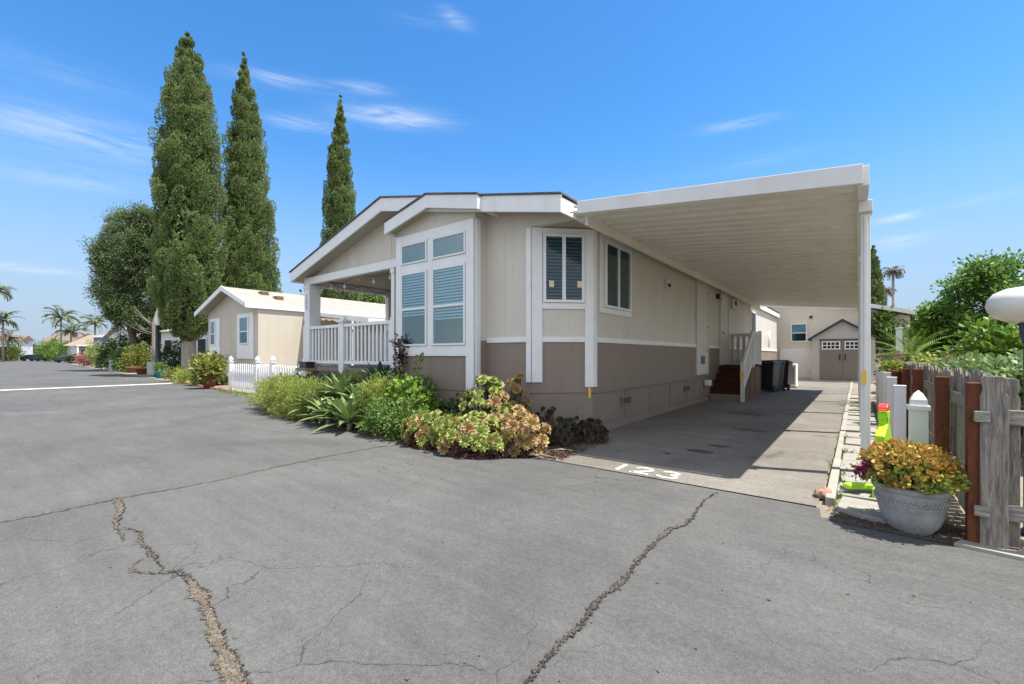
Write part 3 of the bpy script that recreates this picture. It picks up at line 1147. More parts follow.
def inset(poly, t):
    c = V3((sum(p[0] for p in poly) / len(poly), sum(p[1] for p in poly) / len(poly)))
    out = []
    n = len(poly)
    for i in range(n):
        p0, p1, p2 = V3(poly[i - 1]), V3(poly[i]), V3(poly[(i + 1) % n])
        d1, d2 = (p1 - p0).normalized(), (p2 - p1).normalized()
        n1, n2 = V3((d1.y, -d1.x)), V3((d2.y, -d2.x))
        b = (n1 + n2)
        b = b / max(1e-6, (1 + n1.dot(n2)))
        q = p1 + b * t
        out.append((q.x, q.y))
    return out


MB().prism(FOOT, 1.50, 3.26).build('upper_wall', tan_up, home)
MB().prism(FOOT, 0.66, 1.50).build('lower_wall', brown_lo, home)
area = sum(FOOT[i - 1][0] * FOOT[i][1] - FOOT[i][0] * FOOT[i - 1][1] for i in range(len(FOOT)))
sg = 1 if area > 0 else -1
sk = MB().prism(inset(FOOT, sg * -.0 + (0.012 if area > 0 else 0.012)), -.02, 0.655)
skirt = sk.build('skirting', brown_plain, home)
seam = MB()
fs_ = frame_x(XR)
seam.fbox(fs_, 6.3, YE, .004, .020, .645, .675)
for y in np.arange(7.5, 26, 1.22):
    seam.fbox(fs_, y, y + .012, .006, .018, .02, .64)
seam.fbox(fs_, 6.3, YE, .006, .03, -.02, .12)
seam.build('skirting_batten', brown_plain, home, bevel=.003)
# slatted vents in the skirting
for y in (7.35, 11.0, 16.9, 21.5):
    v = MB()
    v.fbox(fs_, y, y + .40, .006, .022, .36, .52)
    vv = v.build('skirting_vent', brown_plain, home, bevel=.004)
    s = MB()
    for k in range(6):
        s.fbox(fs_, y + .03 + k * .06, y + .07 + k * .06, .0225, .026, .385, .495)
    s.build('vent_slot', mat_basic('vent_dark', (.07, .06, .05), .8) if 'vent_dark' not in MATS else MATS['vent_dark'], vv)

# belly trim
bt = MB()
bt.fbox(fs_, 6.36, 11.93, .003, .022, 1.46, 1.545).fbox(fs_, 13.05, 14.4, .003, .022, 1.46, 1.545).fbox(fs_, 15.55, YE, .003, .022, 1.46, 1.545)
ff = frame_y(YF)
bt.fbox(ff, -4.92, -4.09, .003, .022, 1.46, 1.545)
cdir = V3((XR + 4.0, 6.30 - YF, 0)).normalized()
cn = V3((cdir.y, -cdir.x, 0))
fc = (V3((-4.0, YF, 0)), cdir, cn)
CL = math.hypot(XR + 4.0, 6.30 - YF)
bt.fbox(fc, .165, CL - .14, .003, .022, 1.46, 1.545)
bt.build('belly_trim', white, home, bevel=.004)

# corner boards
for nm, spans in (('a', [(ff, -4.09, -4.0, .83)]), ('b', [(fc, 0.0, .165, .83), (fc, CL - .14, CL, .75)]), ('c', [(fs_, 6.30, 6.385, .75)])):
    for fr, u0, u1, zb in spans:
        MB().fbox(fr, u0, u1, .004, .030, zb, 3.25).build('corner_board', white, home, bevel=.004)
MB().fbox(fc, CL - .085, CL - .045, .008, .02, .58, .75).build('yellow_tag', yellow, home)

# front chamfer window and trim
MB().fbox(fc, .166, CL - .141, .003, .026, 3.16, 3.245).build('window_head_trim', white, home, bevel=.004)
MB().fbox(fc, .166, CL - .141, .003, .030, 1.98, 2.075).build('window_sill', white, home, bevel=.004)
w = window(home, fc, .175, CL - .15, 2.08, 3.155, 'slider', .045, (2.1, 3.12), bmat=blind_d)
paper = mat_basic('paper', (.75, .66, .50), .7, .05)
for u in (.27, .72):
    MB().fbox(fc, u, u + .075, .0415, .0445, 2.32, 2.42).build('window_sticker', paper, w)

# side window with trim
ua, ub = 6.50, 7.72
MB().fbox(fs_, ua, ub + .05, .003, .028, 3.16, 3.25).build('window_head_trim', white, home, bevel=.004)
MB().fbox(fs_, ua, ub + .02, .003, .032, 1.95, 2.04).build('window_sill', white, home, bevel=.004)
MB().fbox(fs_, ua, ua + .12, .003, .026, 2.042, 3.158).build('window_side_trim', white, home, bevel=.004)
window(home, fs_, 6.66, 7.70, 2.045, 3.155, 'slider', .045, None)

# vent hood on the side wall
vh = MB().fbox(fs_, 9.55, 9.85, .003, .07, 2.72, 2.90).build('vent_hood', white_old, home, bevel=.01)
MB().fbox(fs_, 9.60, 9.80, .0705, .074, 2.75, 2.82).build('vent_opening', dark_in, vh)

# tall utility door
ud = MB().fbox(fs_, 11.96, 13.02, .004, .035, .76, 3.22).build('utility_door', white_old, home, bevel=.006)
MB().fbox(fs_, 12.30, 12.68, .0355, .042, 1.02, 1.24).build('door_vent', grey_pl, ud)
for zl in (1.35, 2.0, 2.95):
    MB().fbox(fs_, 12.86, 12.92, .0355, .055, zl, zl + .05).build('latch', metal, ud)
fl = MB()
fl.fbox(fs_, 11.92, 11.955, .003, .045, .74, 3.24).fbox(fs_, 13.025, 13.05, .003, .045, .74, 3.24).fbox(fs_, 11.956, 13.024, .003, .045, 3.222, 3.245).fbox(fs_, 11.956, 13.024, .003, .045, .735, .757)
fl.build('door_frame', tan_up, ud)

# entry door, light, box vent, narrow window, fixture
df = MB()
df.fbox(fs_, 14.42, 14.54, .003, .06, .96, 3.20).fbox(fs_, 15.42, 15.54, .003, .06, .96, 3.20).fbox(fs_, 14.54, 15.42, .003, .058, 3.08, 3.20)
ed = MB().fbox(fs_, 14.545, 15.415, .004, .035, .96, 3.075).build('entry_door', white_old, home, bevel=.004)
df.build('door_frame', white_old, ed, bevel=.004)
MB().tube([(XR + .035, 14.62, 1.95), (XR + .10, 14.62, 1.95)], .03, 10).build('door_knob', metal, ed, True)
lt = MB().fbox(fs_, 14.02, 14.16, .003, .09, 2.93, 3.08).build('wall_light', black_pl, home, bevel=.01)
MB().tube([(XR + .09, 14.1, 3.0), (XR + .16, 14.22, 3.02), (XR + .16, 14.22, 2.9)], .055, 10).build('light_shade', white, lt, True)
bv = MB().fbox(fs_, 15.9, 16.85, .003, .10, 2.80, 3.14).build('wall_vent_box', white_old, home, bevel=.01)
MB().fbox(fs_, 16.1, 16.42, .101, .106, 2.92, 3.08).build('vent_opening', dark_in, bv)
window(home, fs_, 19.3, 20.3, 1.75, 3.0, 'fixed', .05, None)
MB().fbox(fs_, 19.18, 20.42, .003, .028, 3.005, 3.09).fbox(fs_, 19.18, 19.295, .003, .026, 1.7, 3.0).fbox(fs_, 20.305, 20.42, .003, .026, 1.7, 3.0).build('window_trim', white, home)
dr = MB().tube([(XR + .14, 23.0, 1.62), (XR + .14, 23.0, 2.35)], .05, 8).build('dryer_pipe', white, home, True)
db = MB().fbox(fs_, 12.72, 12.92, .003, .16, .42, .58)
db.build('dryer_hood', white, home, bevel=.03)

# bay window (front box): white trim frame and six windows
fb = frame_y(YB)
bay = MB()
XA, XB = -6.95, -4.93
e0, e1, e2, e3 = -6.80, -6.06, -5.93, -5.10
bay.fbox(fb, XA, e0, .003, .04, .66, 3.50)               # left stile
bay.fbox(fb, e3, XB, .003, .04, .66, 3.50)
bay.fbox(fb, e0 + .001, e3 - .001, .003, .034, 3.33, 3.50)
bay.fbox(fb, e0 + .001, e3 - .001, .003, .034, 1.24, 1.42)
bay.fbox(fb, e1, e2, .003, .030, 1.421, 3.329)
for a, b in ((e0, e1), (e2, e3)):
    bay.fbox(fb, a + .001, b - .001, .003, .028, 2.79, 2.945)
bay.fbox(frame_x(XB), YB, YB + .11, .003, .03, .66, 3.50)
bay.build('bay_trim', white, home, bevel=.005)
MB().prism([(XA, YB - .0005), (XB, YB - .0005), (XB, YF + .05), (XA, YF + .05)], 3.262, 3.74).build('bay_upper_wall', tan_up, home)
for a, b in ((e0, e1), (e2, e3)):
    window(home, fb, a + .01, b - .01, 2.95, 3.325, 'fixed', .030, None, proud=.05, roomm=pale_in)
    window(home, fb, a + .01, b - .01, 1.425, 2.785, 'hung', .035, (1.98 if a < -6.5 else 1.90, 2.75), split=2.11)

# roofs: main gable with a small gable over the bay
RX, RZ = -7.30, 4.34                             # ridge
LX, LZ, RRX, RRZ = -11.01, 3.31, -3.20, 3.485     # eaves (top edges)
YR = 5.17
roof = MB()
yend = 26.9
th = .06
rp = [(LX, LZ), (RX, RZ), (RRX, RRZ)]
roof.prism_y([(LX - .02, LZ + .004), (RX, RZ + .008), (RRX + .02, RRZ + .004), (RRX + .02, RRZ - .018), (RX, RZ - .018), (LX - .02, LZ - .018)], YR - .03, yend)
main_roof = roof.build('roof', shingle, home)


def rake(pts, y0, y1, hgt):
    m = MB()
    for (xa, za), (xb, zb) in zip(pts[:-1], pts[1:]):
        m.prism_y([(xa, za), (xb, zb), (xb, zb - hgt), (xa, za - hgt)], y0, y1)
    return m


f = MB()
f.v, f.f = [], []
pp = [(LX, LZ - .02), (RX, RZ - .02), (RRX, RRZ - .02)]
poly = pp + [(RRX, RRZ - .265), (RX, RZ - .275), (LX, LZ - .255)]
f.prism_y(poly, YR - .005, YR + .03)
f.fbox(frame_x(RRX - .03), YR + .031, yend, 0, .03, RRZ - .265, RRZ - .05)
f.fbox(frame_x(LX + .03, -1), YR + .031, yend, 0, .03, LZ - .255, LZ - .05)
f.build('fascia', white, home, bevel=.004)
# gable wall and soffits
zr = lambda x: RZ + (LZ - RZ) * (RX - x) / (RX - LX) if x < RX else RZ + (RRZ - RZ) * (x - RX) / (RRX - RX)
MB().prism_y([(-10.86, 3.172), (-6.951, 3.172), (-6.951, zr(-6.951) - .05), (RX, RZ - .05), (-10.86, zr(-10.86) - .05)], 5.56, 5.66).prism_y([(-6.949, 3.261), (-3.31, 3.261), (-3.31, zr(-3.31) - .05), (-6.949, zr(-6.949) - .05)], YF, YF + .1).build('gable_wall', tan_up, home)
sof = MB()
sof.prism_y([(LX + .03, LZ - .20), (RX, RZ - .20), (RRX - .03, RRZ - .20), (RRX - .03, RRZ - .18), (RX, RZ - .18), (LX + .03, LZ - .18)], YR + .031, 5.556)
sof.build('soffit', soffit_m, home)
MB().box(-4.9, RRX - .031, 5.661, 6.9, 3.263, 3.28).box(XR, RRX - .031, 6.9, yend - .05, 3.225, 3.245).build('eave_soffit', soffit_m, home)
for x in (-9.9, -8.7, -7.5):
    MB().box(x, x + .02, 5.552, 5.562, 3.18, zr(x) - .27).build('siding_seam', tan_up, home)
MB().box(-4.55, -4.53, YF - .006, YF + .002, 1.55, 3.26).build('siding_seam', tan_up, home)
MB().box(-5.9, -5.88, YB - .007, YB + .002, 3.502, 3.74).build('siding_seam', tan_up, home)
# bay gable
BX, BZ, BL, BR, BE = -5.86, 4.05, -7.05, -4.66, 3.785
bm_ = MB()
bm_.prism_y([(BL - .02, BE + .004), (BX, BZ + .008), (BR + .02, BE + .004), (BR + .02, BE - .018), (BX, BZ - .018), (BL - .02, BE - .018)], 5.04, 7.2)
bm_.build('bay_roof', shingle, home)
bf = MB()
bf.prism_y([(BL, BE - .021), (BX, BZ - .021), (BR, BE - .021), (BR, BE - .245), (BX, BZ - .245), (BL, BE - .245)], 5.065, 5.10)
bf.fbox(frame_x(BL + .03, -1), 5.101, 5.9, 0, .03, BE - .245, BE - .035)
bf.fbox(frame_x(BR - .03, 1), 5.101, 5.6, 0, .03, BE - .245, BE - .035)
bf.build('bay_fascia', white, home, bevel=.004)
MB().prism_y([(XA, 3.741), (XB, 3.741), (XB, 3.80), (BX, 3.98), (XA, 3.80)], YB, YB + .25).build('bay_gable_wall', tan_up, home)
MB().prism_y([(BL + .03, BE - .19), (BX, BZ - .19), (BR - .03, BE - .19), (BR - .03, BE - .17), (BX, BZ - .17), (BL + .03, BE - .17)], 5.101, YB - .002).build('bay_soffit', soffit_m, home)

# porch: deck, beam, columns, ceiling, railings
YPF = 5.46
MB().box(XL, -6.955, YPF - .02, YP - .002, .88, .98).build('porch_deck', brown_plain, home)
MB().box(XL + .02, -6.956, YPF + .05, YPF + .12, -.02, .878).box(XL + .02, XL + .1, YPF + .121, YP - .01, -.02, .878).build('porch_skirt', brown_plain, home)
pb = MB()
pb.box(XL, -6.952, YPF - .03, YPF + .09, 3.0, 3.17)
pb.box(XL + .02, XL + .14, YPF + .091, YP - .003, 2.98, 3.14)
pb.build('porch_beam', white, home, bevel=.005)
MB().box(XL + .02, -6.955, YPF + .092, YP - .003, 3.145, 3.165).build('porch_ceiling', soffit_m, home)
cols = []
for x0, x1, y0, y1 in ((XL, XL + .25, YPF - .02, YPF + .27), (-7.36, -7.26, YPF - .01, YPF + .09), (XL + .01, XL + .15, YP - .17, YP - .02)):
    c = MB().box(x0, x1, y0, y1, .981, 2.999)
    ws = x1 - x0
    if ws > .2:
        c.box(x0 - .02, x1 + .02, y0 - .02, y1 + .02, 2.90, 2.998).box(x0 - .02, x1 + .02, y0 - .02, y1 + .02, .0, 1.98)
    elif y0 < 6:
        c.box(x0 - .015, x1 + .015, y0 - .015, y1 + .015, .60, 2.02).box(x0 - .015, x1 + .015, y0 - .015, y1 + .015, 2.90, 2.998)
    cols.append(c.build('porch_column', white, home, bevel=.006))


def digits_mesh(txt, size, name, mat, parent, loc, rx, rz, vertical=False, ext=.004):
    cu = bpy.data.curves.new(name, 'FONT')
    cu.body = txt
    cu.size = size
    cu.extrude = ext
    cu.align_x = 'CENTER'
    cu.space_line = 0.85
    to = bpy.data.objects.new(name, cu)
    COL.objects.link(to)
    dg = bpy.context.evaluated_depsgraph_get()
    me = bpy.data.meshes.new_from_object(to.evaluated_get(dg))
    bpy.data.objects.remove(to)
    o = bpy.data.objects.new(name, me)
    COL.objects.link(o)
    me.materials.clear()
    me.materials.append(mat)
    o.parent = parent
    o.location = Vector(loc) - world_off(parent)
    o.rotation_euler = (rx, 0, rz)
    return o


digits_mesh('1\n2\n3', .16, 'house_number', grey_pl, cols[0], (XL + .125, YPF - .0235, 2.66), math.radians(90), 0)


def rail_panel(name, fr, u0, u1, zb, zt, parent, n, mat=white, th=.04, bw=.045):
    m = MB()
    m.fbox(fr, u0, u1, 0, th + .03, zt - .07, zt)
    m.fbox(fr, u0, u1, 0.005, th + .02, zb, zb + .07)
    for i in range(n):
        u = u0 + (u1 - u0) * (i + .5) / n
        m.fbox(fr, u - bw / 2, u + bw / 2, .012, th, zb + .071, zt - .071)
    return m.build(name, mat, parent, bevel=.003)


fp = frame_y(YPF + .05)
rail_panel('railing_panel', fp, XL + .272, -9.26, 1.06, 1.96, home, 9, bw=.055)
rail_panel('railing_panel', fp, -9.06, -7.376, 1.06, 1.96, home, 12, bw=.055)
rail_panel('railing_panel', frame_x(XL + .05), 6.55, YP - .18, 1.06, 1.96, home, 9, bw=.055)
mp_ = MB().box(-9.255, -9.065, YPF - .04, YPF + .12, .60, 2.0).box(-9.29, -9.03, YPF - .075, YPF + .155, 2.0, 2.045)
mp_.add([(-9.255, YPF - .04, 2.045), (-9.065, YPF - .04, 2.045), (-9.065, YPF + .12, 2.045), (-9.255, YPF + .12, 2.045), (-9.16, YPF + .04, 2.14)], [(0, 1, 4), (1, 2, 4), (2, 3, 4), (3, 0, 4), (3, 2, 1, 0)])
mp_.build('railing_post', white, home, bevel=.005)
# porch side stair
ps = MB()
for k in range(5):
    ps.box(XL - .3 * (k + 1), XL - .3 * k, 5.75, 6.5, .0, .80 - k * .16)
ps.build('porch_steps', brown_plain, home, bevel=.005)
MB().bar((XL - .03, 5.70, 1.38), (XL - 1.25, 5.70, .62), .05, .10).bar((XL - 1.2, 5.70, 0), (XL - 1.2, 5.70, .68), .08, .08).build('stair_handrail', white, home)

# string lights hang in the porch
sl = empty('string_lights', 'string of round bulbs looped under the porch ceiling', 'string lights', (-8.9, 6.0, 3.1))
wire = MB()
for (x0, y0), (x1, y1) in (((-10.5, 5.75), (-7.4, 5.75)), ((-10.4, 5.8), (-10.4, 7.8)), ((-7.5, 5.8), (-8.6, 7.7))):
    pts_ = []
    for i in range(17):
        t = i / 16
        pts_.append((x0 + (x1 - x0) * t, y0 + (y1 - y0) * t, 3.12 - .14 * abs(math.sin(t * math.pi * 2))))
    wire.tube(pts_, .007, 5)
    for i in (2, 5, 8, 11, 14):
        p = pts_[i]
        b = MB().lathe((p[0], p[1], p[2] - .16), [(.004, 0), (.03, .015), (.036, .04), (.03, .07), (.016, .09), (.016, .15)], 10)
        b.build('bulb', bulb_m, sl, True)
wire.build('wire', black_pl, sl)

# ------------------------------------------------------------------ carport
cp = empty('carport', 'white ribbed metal carport awning over the driveway, on posts', 'carport', (-1.4, 12.4, 0))
CY0, CY1, CX0, CX1 = 5.25, 19.6, -2.98, .045
zc = lambda x: 3.17 + (2.85 - 3.17) * (x - CX0) / (CX1 - CX0)       # underside
prof = []
y = CY0 + .04
top = []
while y < CY1 - .05:
    prof += [(y, .05), (y + .035, .10), (y + .085, .10), (y + .12, .05)]
    y += .28
ns = len(prof)
V, Fc = [], []
for x in (CX0 - .16, CX1 - .03):
    for (yy, dz) in prof:
        V.append((x, yy, zc(x) + dz - .02))
for x in (CX0 - .16, CX1 - .03):
    for (yy, dz) in prof:
        V.append((x, yy, zc(x) + dz + .004))
for i in range(ns - 1):
    Fc += [(i, i + 1, ns + i + 1, ns + i), (2 * ns + i, 3 * ns + i, 3 * ns + i + 1, 2 * ns + i + 1)]
mesh_obj('roof_pan', V, Fc, cream_metal, cp)
cf = MB()
cf.prism_y([(CX0, zc(CX0)), (CX1, zc(CX1)), (CX1, zc(CX1) + .185), (CX0, zc(CX0) + .168)], CY0 - .025, CY0 + .02)
cf.prism_y([(CX0, zc(CX0)), (CX1 - .05, zc(CX1)), (CX1 - .05, zc(CX1) + .185), (CX0, zc(CX0) + .168)], CY1 - .02, CY1 + .025)
cf.box(CX1 - .045, CX1 + .045, CY0 + .021, CY1 - .021, 2.84, 3.03)
cf.build('fascia', white_metal, cp, bevel=.006)
cb = MB()
cb.box(CX0 - .03, CX0 + .02, CY0 + .25, CY1, 3.08, 3.27)
cb.build('ledger_beam', cream_metal, cp, bevel=.004)
MB().prism_y([(RRX + .001, 3.40), (CX0 + .02, 3.31), (CX0 + .02, 3.325), (RRX + .001, 3.415)], CY0 + .26, CY1).build('flashing', white_metal, cp)
for y in (5.86, 8.9, 11.9, 14.9, 17.9):
    p = MB()
    p.box(.03, .11, y - .04, y + .04, -.02, 2.72).box(.015, .125, y - .10, y + .10, 2.721, 2.838)
    p.box(.055, .085, y - .062, y - .041, 0.0, 2.69).box(.055, .085, y + .041, y + .062, 0, 2.69)
    c = p.build('post', white_metal, cp, bevel=.006)
    if y < 6:
        MB().box(.04, .075, y - .066, y - .0625, .95, 1.09).build('yellow_tag', yellow, c)

# ------------------------------------------------------------------ entry steps
es = empty('entry_steps', 'dark red wooden entry steps with white railing at the side door', 'steps', (-2.85, 14.2, 0))
for k in range(5):
    y0 = 13.1 + k * .28
    z1 = .17 + k * .185
    MB().box(-3.27, -2.42, y0, y0 + .30, z1 - .045, z1).box(-3.25, -2.44, y0 + .03, y0 + .055, z1 - .185, z1 - .046).build('step' if k else 'step', step_m if k else brown_plain, es, bevel=.006)
MB().box(-3.27, -2.42, 14.5, 15.75, .90, .955).build('landing', step_m, es, bevel=.006)
pn = MB()
pn.add([(-2.415, 13.12, 0), (-2.415, 15.75, 0), (-2.415, 15.75, .9), (-2.415, 14.4, .9), (-2.415, 13.12, .16)], [(0, 1, 2, 3, 4)])
pn.add([(-2.395, 13.12, 0), (-2.395, 15.75, 0), (-2.395, 15.75, .9), (-2.395, 14.4, .9), (-2.395, 13.12, .16)], [(0, 1, 2, 3, 4)])
for y in (13.12, 13.9, 14.8, 15.7):
    pn.box(-2.44, -2.38, y, y + .06, 0, min(.9, .16 + (y - 13.12) * .6))
pn.build('side_panel', brownwood, es)
hr = MB()
hr.bar((-2.41, 13.05, .95), (-2.41, 14.5, 1.95), .06, .12)
hr.bar((-2.41, 13.05, .30), (-2.41, 14.5, 1.12), .05, .10)
for k in range(8):
    y = 13.14 + k * .185
    zb = .28 + (y - 13.05) * .57
    hr.box(-2.43, -2.39, y - .035, y + .035, zb, zb + .70 + .02 * k)
hr.box(-2.455, -2.365, 13.02, 13.11, 0, 1.06).box(-2.455, -2.365, 14.45, 14.54, .9, 2.0)
for k in range(8):
    y = 14.62 + k * .145
    hr.box(-2.43, -2.39, y - .04, y + .04, 1.05, 1.9)
hr.box(-2.44, -2.38, 14.55, 15.78, 1.88, 1.97).box(-2.44, -2.38, 14.55, 15.78, 1.0, 1.06)
hr.build('side_railing', white_old, es, bevel=.004)
br = MB()
br.box(-3.27, -2.46, 15.70, 15.76, 1.86, 1.96).box(-3.27, -2.46, 15.71, 15.75, 1.0, 1.08)
for k in range(5):
    x = -3.2 + k * .17
    br.box(x - .045, x + .045, 15.715, 15.745, 1.08, 1.86)
br.box(-2.46, -2.37, 15.70, 15.79, .95, 2.02)
br.build('back_railing', white_old, es, bevel=.004)
MB().box(-2.465, -2.456, 13.03, 13.10, .62, .80).box(-2.45, -2.37, 13.012, 13.019, .66, .82).build('yellow_tag', yellow, es)


# ------------------------------------------------------------------ wheeled bins
def bin_(label, x, y, rz, mat):
    r = empty('wheeled_bin', label, 'wheeled bin', (0, 0, 0), 'wheeled bins by the side wall')
    b = MB()
    w0, w1 = .21, .28
    vs = [(-w0, -w0, .06), (w0, -w0, .06), (w0, w0, .06), (-w0, w0, .06), (-w1, -w1 - .02, .98), (w1, -w1 - .02, .98), (w1, w1 + .02, .98), (-w1, w1 + .02, .98)]
    b.add(vs, [(3, 2, 1, 0), (4, 5, 6, 7), (0, 1, 5, 4), (1, 2, 6, 5), (2, 3, 7, 6), (3, 0, 4, 7)])
    b.box(-w1 - .02, w1 + .02, -w1 - .04, w1 + .04, .93, .975)
    b.build('body', mat, r, bevel=.02)
    l = MB()
    l.add([(-.31, -.34, .985), (.31, -.34, .985), (.31, .33, .985), (-.31, .33, .985), (-.27, -.30, 1.03), (.27, -.30, 1.03), (.25, .28, 1.09), (-.25, .28, 1.09)], [(3, 2, 1, 0), (4, 5, 6, 7), (0, 1, 5, 4), (1, 2, 6, 5), (2, 3, 7, 6), (3, 0, 4, 7)])
    l.build('lid', mat, r, bevel=.015)
    MB().tube([(-.2, .36, 1.0), (.2, .36, 1.0)], .018, 8).build('handle', mat, r, True)
    for s in (-1, 1):
        MB().tube([(s * .22, .22, .11), (s * .28, .22, .11)], .11, 16).build('wheel', rubber, r)
    r.location = (x, y, 0)
    r.rotation_euler = (0, 0, rz)
    return r


bin_('black wheeled bin nearest the steps, beside the white railing', -2.40, 17.35, 2.9, black_pl)
bin_('dark grey wheeled bin between two others along the wall', -2.30, 18.15, 3.3, grey_pl)
bin_('black wheeled bin farthest from the steps, next to the boxy cooling unit', -2.18, 18.95, 3.05, black_pl)
ac = empty('cooling_unit', 'beige boxy air conditioner unit on the ground past the bins', 'air conditioner', (-2.35, 20.3, 0))
MB().box(-2.22, -1.84, 20.0, 20.65, .06, .92).build('cabinet', cream_wall, ac, bevel=.02)
MB().box(-2.26, -1.8, 19.93, 20.7, -.01, .06).build('base_slab', conc, ac)
g = MB()
for k in range(12):
    g.box(-2.18, -1.88, 19.985, 19.999, .16 + k * .055, .185 + k * .055)
g.build('grille', grey_pl, ac)

# ------------------------------------------------------------------ storage shed
SY = 25.95
sx0, sx1, sxc = on_y(811.7, SY), .66, -.56
sh = empty('storage_shed', 'taupe resin storage shed with brown double doors and dark gable roof', 'shed', ((sx0 + sx1) / 2, SY + 1, .06))
sxc = (sx0 + sx1) / 2
MB().box(sx0, sx1, SY, SY + 1.6, .06, 2.06).prism_y([(sx0, 2.06), (sx1, 2.06), (sxc, 2.88)], SY - .001, SY + 1.6).build('wall', shed_wall, sh)
rf = MB()
for s, xe in ((-1, sx0 - .14), (1, sx1 + .14)):
    ze = 2.06 - .14 * .82 / ((sx1 - sx0) / 2)
    rf.prism_y([(sxc, 2.90), (xe, ze + .02), (xe, ze + .10), (sxc, 2.98)], SY - .22, SY + 1.7)
rf.build('roof', shed_roof, sh)
dm = (sx0 + .33, sx1 - .33)
fd = frame_y(SY)
for a, b in ((dm[0], sxc - .004), (sxc + .004, dm[1])):
    d = MB().fbox(fd, a, b, .003, .05, .10, 1.98).build('door', shed_door, sh, bevel=.006)
    m_ = .12
    wf = MB()
    wa, wb, z0, z1 = a + m_, b - m_, 1.58, 1.88
    wf.fbox(fd, wa - .04, wb + .04, .0505, .07, z0 - .04, z0).fbox(fd, wa - .04, wb + .04, .0505, .07, z1, z1 + .04).fbox(fd, wa - .04, wa, .0505, .07, z0, z1).fbox(fd, wb, wb + .04, .0505, .07, z0, z1)
    for q in range(1, 4):
        u = wa + (wb - wa) * q / 4
        wf.fbox(fd, u - .015, u + .015, .0505, .068, z0, z1)
    wf.fbox(fd, wa, wb, .0505, .066, (z0 + z1) / 2 - .015, (z0 + z1) / 2 + .015)
    wfo = wf.build('window', white, d)
    MB().fbox(fd, wa, wb, .0502, .056, z0, z1).build('pane', dark_in, wfo)
    hx = sxc + (-.10 if b < sxc else .10)
    MB().fbox(fd, hx - .025, hx + .025, .0505, .09, 1.02, 1.32).build('handle', black_pl, d, bevel=.008)
MB().fbox(fd, dm[0] - .03, dm[1] + .03, .003, .04, 1.985, 2.03).build('lintel', shed_roof, sh)

# ------------------------------------------------------------------ house behind
BY = 27.6
bh = empty('rear_house', 'pinkish tan house behind the storage shed with one white framed window', 'house', (-2.5, BY + 4, 0))
MB().prism_y([(-9.0, 0), (1.95, 0), (1.95, 3.1), (-2.9, 4.45), (-9.0, 2.9)], BY, BY + 8).build('wall', bk_tan, bh)
MB().box(-3.26, sx0 + .05, BY - .16, BY - .01, 0, 1.62).build('low_wall', cream_wall, bh, bevel=.01)
rr = MB()
rr.prism_y([(-2.9, 4.45), (2.5, 3.02), (2.5, 3.20), (-2.9, 4.65)], BY - .45, BY + 8.4).prism_y([(-2.9, 4.45), (-9.6, 2.75), (-9.6, 2.93), (-2.9, 4.65)], BY - .45, BY + 8.4)
rr.build('roof', white_metal, bh)
fbh = frame_y(BY)
wx0, wx1 = on_y(790.5, BY), on_y(807.5, BY)
w = window(bh, fbh, wx0, wx1, 1.95, 2.95, 'hung', .07, (2.4, 2.9), proud=.07, fmat=white)
MB().tube([(on_y(811, BY), BY - .12, 3.25), (on_y(811, BY), BY - .01, 3.25)], .07, 10).build('wall_lamp', black_pl, bh, True)

# ------------------------------------------------------------------ right side: pavers, vinyl and wood fences
pv = [(.10, 4.55, .52, .42, 'large broken pale paver at the road end of the path'), (.06, 5.05, .40, .36, 'pale square paver just behind the broken one'), (.08, 5.55, .40, .40, None), (.02, 6.1, .36, .40, None), (.06, 6.65, .42, .40, None), (.04, 7.25, .40, .44, None),
      (.08, 7.9, .42, .46, None), (.05, 8.6, .42, .46, None), (.06, 9.3, .44, .5, None), (.06, 10.1, .44, .5, None), (.06, 10.9, .44, .5, None), (.06, 11.8, .44, .55, None), (.06, 12.8, .44, .55, None), (.06, 13.9, .44, .55, None), (.06, 15.1, .44, .6, None), (.06, 16.5, .44, .7, None)]
rr_ = random.Random(9)
for i, (x, y, wx, wy, lab) in enumerate(pv):
    n = 4
    wy *= 1.27
    c4 = [(x + sx * wx / 2 + rr_.uniform(-.02, .02), y + sy * wy / 2 + rr_.uniform(-.02, .02)) for sx, sy in ((-1, -1), (1, -1), (1, 1), (-1, 1))]
    if i == 0:
        c4 = [(-.13, 4.40), (.02, 4.28), (.22, 4.24), (.38, 4.36), (.34, 4.70), (-.10, 4.74)]
    o = MB().prism(c4, -.01, .035 + rr_.uniform(0, .012)).build('paver', slab_m, None, base=(x, y, 0), bevel=.008)
    tag(o, lab or 'pale concrete paver in the narrow path between kerb and fence', 'paver', 'pavers of the side path' if lab is None else None)
# reddish stone by kerb end
ico = bmesh.new()
bmesh.ops.create_icosphere(ico, subdivisions=2, radius=.075)
for v in ico.verts:
    v.co *= 1 + .25 * math.sin(v.co.x * 60 + 1) * math.cos(v.co.y * 50) + random.uniform(-.08, .08)
    v.co.z *= .75
me = bpy.data.meshes.new('stone')
ico.to_mesh(me)
ico.free()
me.materials.append(stone)
o = bpy.data.objects.new('stone', me)
COL.objects.link(o)
p = gp(824, 498)
o.location = (p.x, p.y, .04)
tag(o, 'reddish rough stone at the end of the driveway kerb', 'stone')
